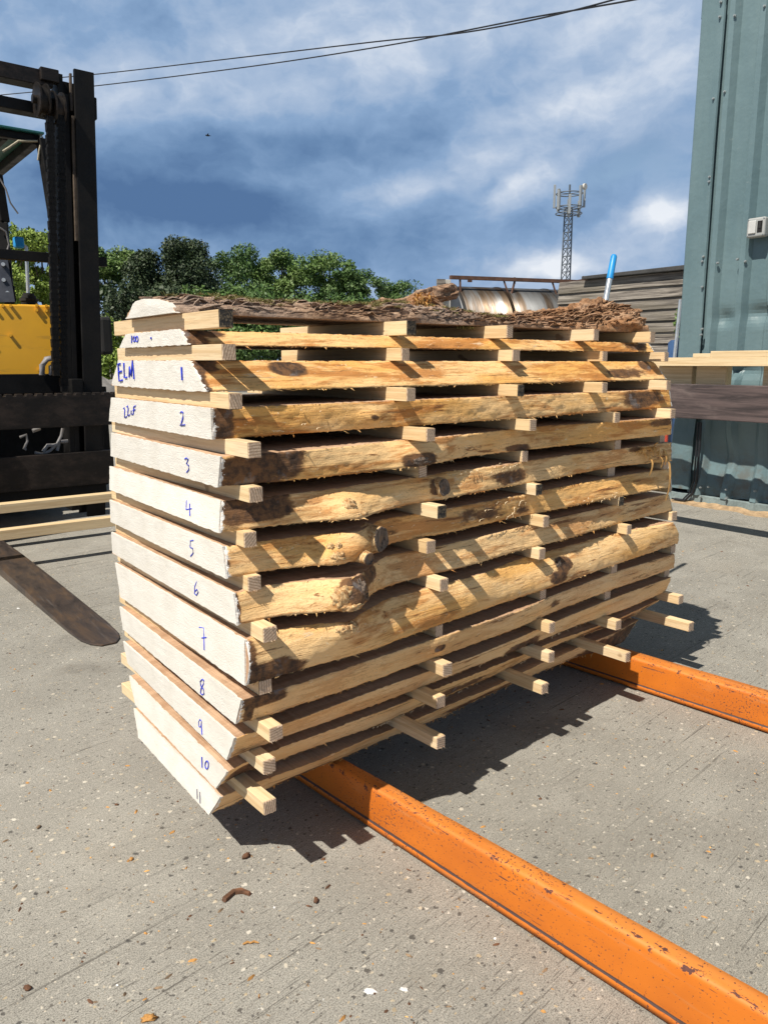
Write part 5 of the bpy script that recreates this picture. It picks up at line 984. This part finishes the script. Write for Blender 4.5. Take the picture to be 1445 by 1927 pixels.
# overhead cables
for nm, pts, lab in (('a', [(-60, 158), (0, 155), (188, 139), (480, 105), (720, 77), (860, 63), (1000, 38), (1145, 2), (1260, -34)], 'thin overhead cable, upper of the two at the left'), ('b', [(-60, 186), (0, 179), (186, 161), (480, 124), (720, 87), (860, 60.5), (1000, 33), (1100, 16), (1195, -1), (1300, -22)], 'thin overhead cable, lower of the two at the left')):
    W_ = []
    for i, q in enumerate(pts):
        Y = 26 - 15 * (q[0] + 60) / 1360; W_.append(Vector(at(*q, Y)))
    # spline the samples
    fin = []
    for i in range(len(W_) - 1):
        p0, p1, p2, p3 = W_[max(0, i - 1)], W_[i], W_[i + 1], W_[min(len(W_) - 1, i + 2)]
        for k in range(8): t = k / 8; fin.append(.5 * ((2 * p1) + (-p0 + p2) * t + (2 * p0 - 5 * p1 + 4 * p2 - p3) * t * t + (-p0 + 3 * p1 - 3 * p2 + p3) * t ** 3))
    fin.append(W_[-1]); m = MB(); m.tube(fin, .013, 6); tag(m.build('overhead_cable', M['wire']), lab, 'cable', 'overhead cables')
# broom behind the stack
p = Vector(at(1155, 480, 3.05)); q = Vector(at(1138, 572, 3.0)); d = (q - p).normalized(); Lb = (p.z - .05) / -d.z; ft = p + d * Lb; br = empty('broom', tuple(ft), label='broom with silver handle and bright blue grip behind the stack', cat='broom')
m = MB(); m.tube([(0, 0, .03), tuple(p + d * .085 - ft)], .0105, 12); m.build('handle', M['alu'], br); m = MB(); a = p + d * .095 - ft; b = p - ft; m.tube([tuple(a), tuple(a.lerp(b, .04)), tuple(a.lerp(b, .93)), tuple(b)], [.0125, .0128, .0122, .009], 14); m.build('grip', M['bluecap'], br); m = MB(); m.box((-.15, -.03, .0), (.15, .03, .035)); m.build('head', M['bluecap'], br, .006); m = MB(); [m.beam((x, y, .0), (x * 1.06, y * 1.3, -.045), .004, .004) for x in np.linspace(-.14, .14, 30) for y in (-.02, 0, .02)]; m.build('bristles', M['rubber'], br)
# bird
P = at(391, 255, 60.); b_ = empty('bird', tuple(P), .5, label='small dark bird gliding in the cloudy sky', cat='bird'); m = MB(); m.tube([(-.16, 0, .02), (-.08, 0, .0), (.05, 0, 0), (.14, 0, .01), (.24, 0, .0)], [.015, .05, .06, .03, .012], 10)
m.add([(.06, .03, .02), (.0, .28, .08), (-.06, .42, .05), (-.07, .2, .06), (-.05, .03, .02), (.06, -.03, .02), (.0, -.28, .08), (-.06, -.42, .05), (-.07, -.2, .06), (-.05, -.03, .02)], [(0, 1, 3, 4), (1, 2, 3), (5, 9, 8, 6), (6, 8, 7)]); m.build('body', M['rubber'], b_, recalc=False)

# ------------------------------------------------------------------ trees
def tree(px, pytop, Y, halfw_px, mt, label, seed, cat='tree', dens=1., name='broadleaf_tree', shape='round'):
    global rng
    rng = np.random.default_rng(seed); random.seed(seed); P = at(px, 683, Y); h = 1 + (683 - pytop) / F * Y * .93; w = halfw_px / F * Y; r = empty(name, (P[0], P[1], 0), seed * .7, label=label, cat=cat, group='trees along the skyline')
    bl = []
    if shape == 'cone':
        for k in range(60):
            t = random.random() ** .8; z = h * (.10 + .86 * t); rad = w * (1.15 - .82 * t); a = random.uniform(0, 6.28); q = rad * random.uniform(.35, .9); s = w * .34 * (1.15 - .55 * t); bl.append((math.cos(a) * q, math.sin(a) * q, z, s * 1.2, s * 1.2, s * 1.0, 1 / 60.))
        bl.append((0, 0, h * .95, w * .12, w * .12, h * .06, .02))
    else:
        n = 64
        for k in range(n):
            t = random.random() ** .8; z = h * (.12 + .80 * t); rad = w * 1.15 * math.sin(math.pi * (.18 + .72 * t)) ** .6; a = random.uniform(0, 6.28); q = rad * random.uniform(.2, .98) if k > 8 else rad * .2; s = w * random.uniform(.14, .30); bl.append((math.cos(a) * q, math.sin(a) * q, min(z, h - s * .75), s * 1.15, s * 1.15, s * .85, 1. / n))
    N = int(27000 * dens); leaves('crown', bl, N, (.0052 * h + .045), mt, root=r)
    m = MB(); m.tube([(0, 0, 0), (.03 * w, 0, h * .25), (-.02 * w, .02, h * .55), (0, 0, h * .85)], [h * .022, h * .018, h * .011, h * .003], 10)
    for b in bl[::4]: z = b[2] * .55; m.tube([(0, 0, z), (b[0] * .5, b[1] * .5, z + (b[2] - z) * .6), (b[0], b[1], b[2])], [h * .008, h * .005, h * .002], 6)
    m.build('trunk', M['trunk'], r)
TR = [(30, 408, 40, 95, 'leaf_light', 'yellow-green tree behind the forklift cab, at the left edge', 11, 1.3, 'broadleaf_tree', 'round'), (95, 425, 46, 70, 'leaf_light', 'yellow-green tree seen between the forklift chains and its pole', 12, 1., 'broadleaf_tree', 'round'),
 (215, 452, 58, 75, 'leaf_mid', 'mid green tree just right of the forklift mast', 13, 1., 'broadleaf_tree', 'round'), (275, 470, 55, 78, 'leaf_dark', 'dark conifer right of the forklift mast, lower of the two conifers', 14, 1.1, 'conifer_tree', 'cone'), (352, 455, 55, 95, 'leaf_dark', 'dark conifer above the white end of the bark slab, taller of the two', 15, 1.3, 'conifer_tree', 'cone'),
 (455, 448, 62, 88, 'leaf_oak', 'tall deep green tree just right of the conifers', 16, 1.1, 'broadleaf_tree', 'round'), (535, 460, 64, 80, 'leaf_mid', 'mid green tree in the middle of the tree row', 17, .9, 'broadleaf_tree', 'round'), (612, 463, 62, 80, 'leaf_mid', 'mid green tree behind the bark slab, right of the middle', 18, .9, 'broadleaf_tree', 'round'), (662, 490, 60, 66, 'leaf_oak', 'deep green rounded tree near the right end of the row', 19, .9, 'broadleaf_tree', 'round'), (745, 515, 70, 66, 'leaf_oak', 'low green tree at the right end of the row', 20, .8, 'broadleaf_tree', 'round'), (795, 545, 75, 40, 'leaf_oak', 'smallest tree, beyond the right end of the row', 21, .5, 'broadleaf_tree', 'round')]
for px, py, Y, hw, mt, lab, sd, dn, nm, sp in TR: tree(px, py, Y, hw, mt, lab, sd, dens=dn, name=nm, shape=sp)
# undergrowth and the low wall seen under the trees
for px, py, Y, hw, mt, lab, sd in ((222, 590, 30, 36, 'leaf_light', 'bright green bush between the mast and the stack', 31), (207, 655, 24, 30, 'leaf_light', 'low bright bush by the grey block wall', 32), (300, 535, 48, 110, 'leaf_dark', 'dark green bush below the dark conifers', 33), (560, 530, 52, 140, 'leaf_oak', 'dark green hedge bush below the middle trees', 34), (430, 535, 50, 110, 'leaf_oak', 'dark green bush below the tall tree', 35), (700, 550, 52, 110, 'leaf_oak', 'dark green bush at the right end of the tree row', 36)):
    rng = np.random.default_rng(sd); random.seed(sd); P = at(px, 683, Y); h = 1 + (683 - py) / F * Y; w = hw / F * Y; r = empty('bush', (P[0], P[1], 0), 0, label=lab, cat='bush', group='bushes under the trees'); bl = [(random.uniform(-.8, .8) * w, random.uniform(-.3, .3) * w, h * random.uniform(.2, .80), w * .3, w * .3, h * .20, 1 / 16) for _ in range(16)]; leaves('foliage', bl, 2600 if h < 4 else 9000, .05 + .012 * h, mt, root=r); m = MB(); [m.tube([(b[0] * .2, b[1] * .2, 0), (b[0], b[1], b[2])], [.04, .012], 6) for b in bl[::3]]; m.build('stems', M['trunk'], r)
P = at(330, 700, 27); m = MB(); m.box((-7, 0, 0), (5, .22, 1.05)); o = m.build('block_wall', M['blockwall'], None, .01); o.location = (P[0], P[1], 0); o.rotation_euler = (0, 0, .12); tag(o, 'low grey block wall beyond the stack, under the trees', 'wall')
P = at(208, 730, 14); m = MB(); lump(m, (0, 0, .25), (.8, .5, .45), 3.3, .4, 24, 14); o = m.build('rubble_heap', M['blockwall']); o.location = (P[0] - .2, P[1], 0); tag(o, 'pale grey rubble heap seen between mast and stack', 'rubble')

# ------------------------------------------------------------------ litter on the concrete
random.seed(5); rng = np.random.default_rng(5)
def chip(name, px, py, size, mt, lab, pts=None, cat='wood chip', flat=.35, seed=0):
    P = onz(px, py); m = MB()
    if pts: m.tube([(x * size, y * size, .35 * size * r + .001) for x, y, r in pts], [r * size * .35 for x, y, r in pts], 8); m.v = [(x + .002 * fbm(x * 200, y * 200, z * 200, 2), y + .002 * fbm(y * 200, z * 90, 4, 2), max(.0005, z)) for x, y, z in m.v]
    else: lump(m, (0, 0, size * flat * .8), (size, size * .6, size * flat), seed + px * .13, .55, 14, 9)
    o = m.build(name, M[mt]); o.location = (P[0], P[1], 0); o.rotation_euler = (0, 0, random.uniform(0, 6.28) if not pts else 0); tag(o, lab, cat)
P = onz(446, 1686); m = MB(); o_ = [(-.021, -.020), (-.026, -.014), (-.016, .004), (-.011, .011), (.006, .015), (.021, .010), (.027, .003), (.024, -.002), (.010, .004), (-.004, .003), (-.012, -.010), (-.017, -.019)]
o_ = [(x + .0012 * fbm(x * 300, y * 300, 1, 3), y + .0012 * fbm(y * 300, x * 300, 2, 3)) for x, y in o_]; n = len(o_); zz_ = [.004 + .004 * abs(math.sin(i * 1.3)) for i in range(n)]
m.add([(x, y, .001) for x, y in o_] + [(x * .93, y * .93 + .0006, z) for (x, y), z in zip(o_, zz_)], [tuple(range(n, 2 * n))] + [(i, (i + 1) % n, n + (i + 1) % n, n + i) for i in range(n)]); o = m.build('bark_piece', M['chip']); o.location = (P[0], P[1], 0); tag(o, 'brown V-shaped piece of bark on the concrete', 'bark piece')
chip('bark_chunk', 464, 1614, .009, 'chip', 'small brown bark chunk below the numbered slab ends', cat='bark piece', flat=.6); chip('bark_chunk', 595, 1697, .007, 'chip', 'small brown nugget between bark piece and near rail', cat='bark piece', flat=.6); chip('wood_chip', 473, 1777, .011, 'chip_orange', 'ragged orange wood chip on the concrete', [(-1.2, -.2, .35), (-.6, .25, .5), (-.1, .0, .42), (.4, .35, .5), (1.2, .1, .3)])
chip('wood_chip', 248, 1617, .006, 'chip_orange', 'tiny orange chip left of the bark piece', flat=.3); chip('wood_chip', 220, 1515, .005, 'chip', 'tiny brown chip far left of the stack corner', flat=.4); chip('stone', 74, 1558, .006, 'stone', 'small brown stone at left on the concrete', cat='stone', flat=.5); chip('stone', 52, 1861, .007, 'chip', 'dark stone near the bottom left corner', cat='stone', flat=.5); chip('wood_chip', 280, 1918, .011, 'chip_orange', 'orange wood chip at the bottom edge', flat=.3)
for px, py, s, lab in ((697, 1866, .010, 'larger white paint flake near the bottom edge'), (761, 1862, .007, 'smaller white paint flake beside the larger one')): chip('paint_flake', px, py, s, 'paperwhite', lab, cat='paint flake', flat=.07)
m = MB()
for q in range(1500):
    Y = .75 + 3.4 * random.random() ** 1.6; X = random.uniform(-.55, .6) * Y; s = random.choice((.0011, .0015, .002, .003)) * random.uniform(.7, 1.3); mi = random.choices(range(5), (6, 4, 4, .35, 1))[0]; a = random.uniform(0, 6.28); ca_, sa_ = math.cos(a), math.sin(a); l = random.choice((1, 1.3, 2.4))
    vs = [(X + (x * l * ca_ - y * sa_) * s, Y + (x * l * sa_ + y * ca_) * s, z * s) for x, y, z in ((1, 0, .1), (.3, .8, .1), (-.8, .5, .1), (-.9, -.4, .1), (.2, -.9, .1), (.5, .1, .9), (-.3, .1, 1.))]; m.add(vs, [(0, 1, 5), (1, 2, 6, 5), (2, 3, 6), (3, 4, 6), (4, 0, 5, 6)], mi)
tag(m.build('grit', [M['stone'], M['chip_orange'], M['chip'], M['paperwhite'], M['bast']]), kind='stuff')
print('objects', len(D.objects), 'faces', sum(len(o.data.polygons) for o in D.objects if o.type == 'MESH'))
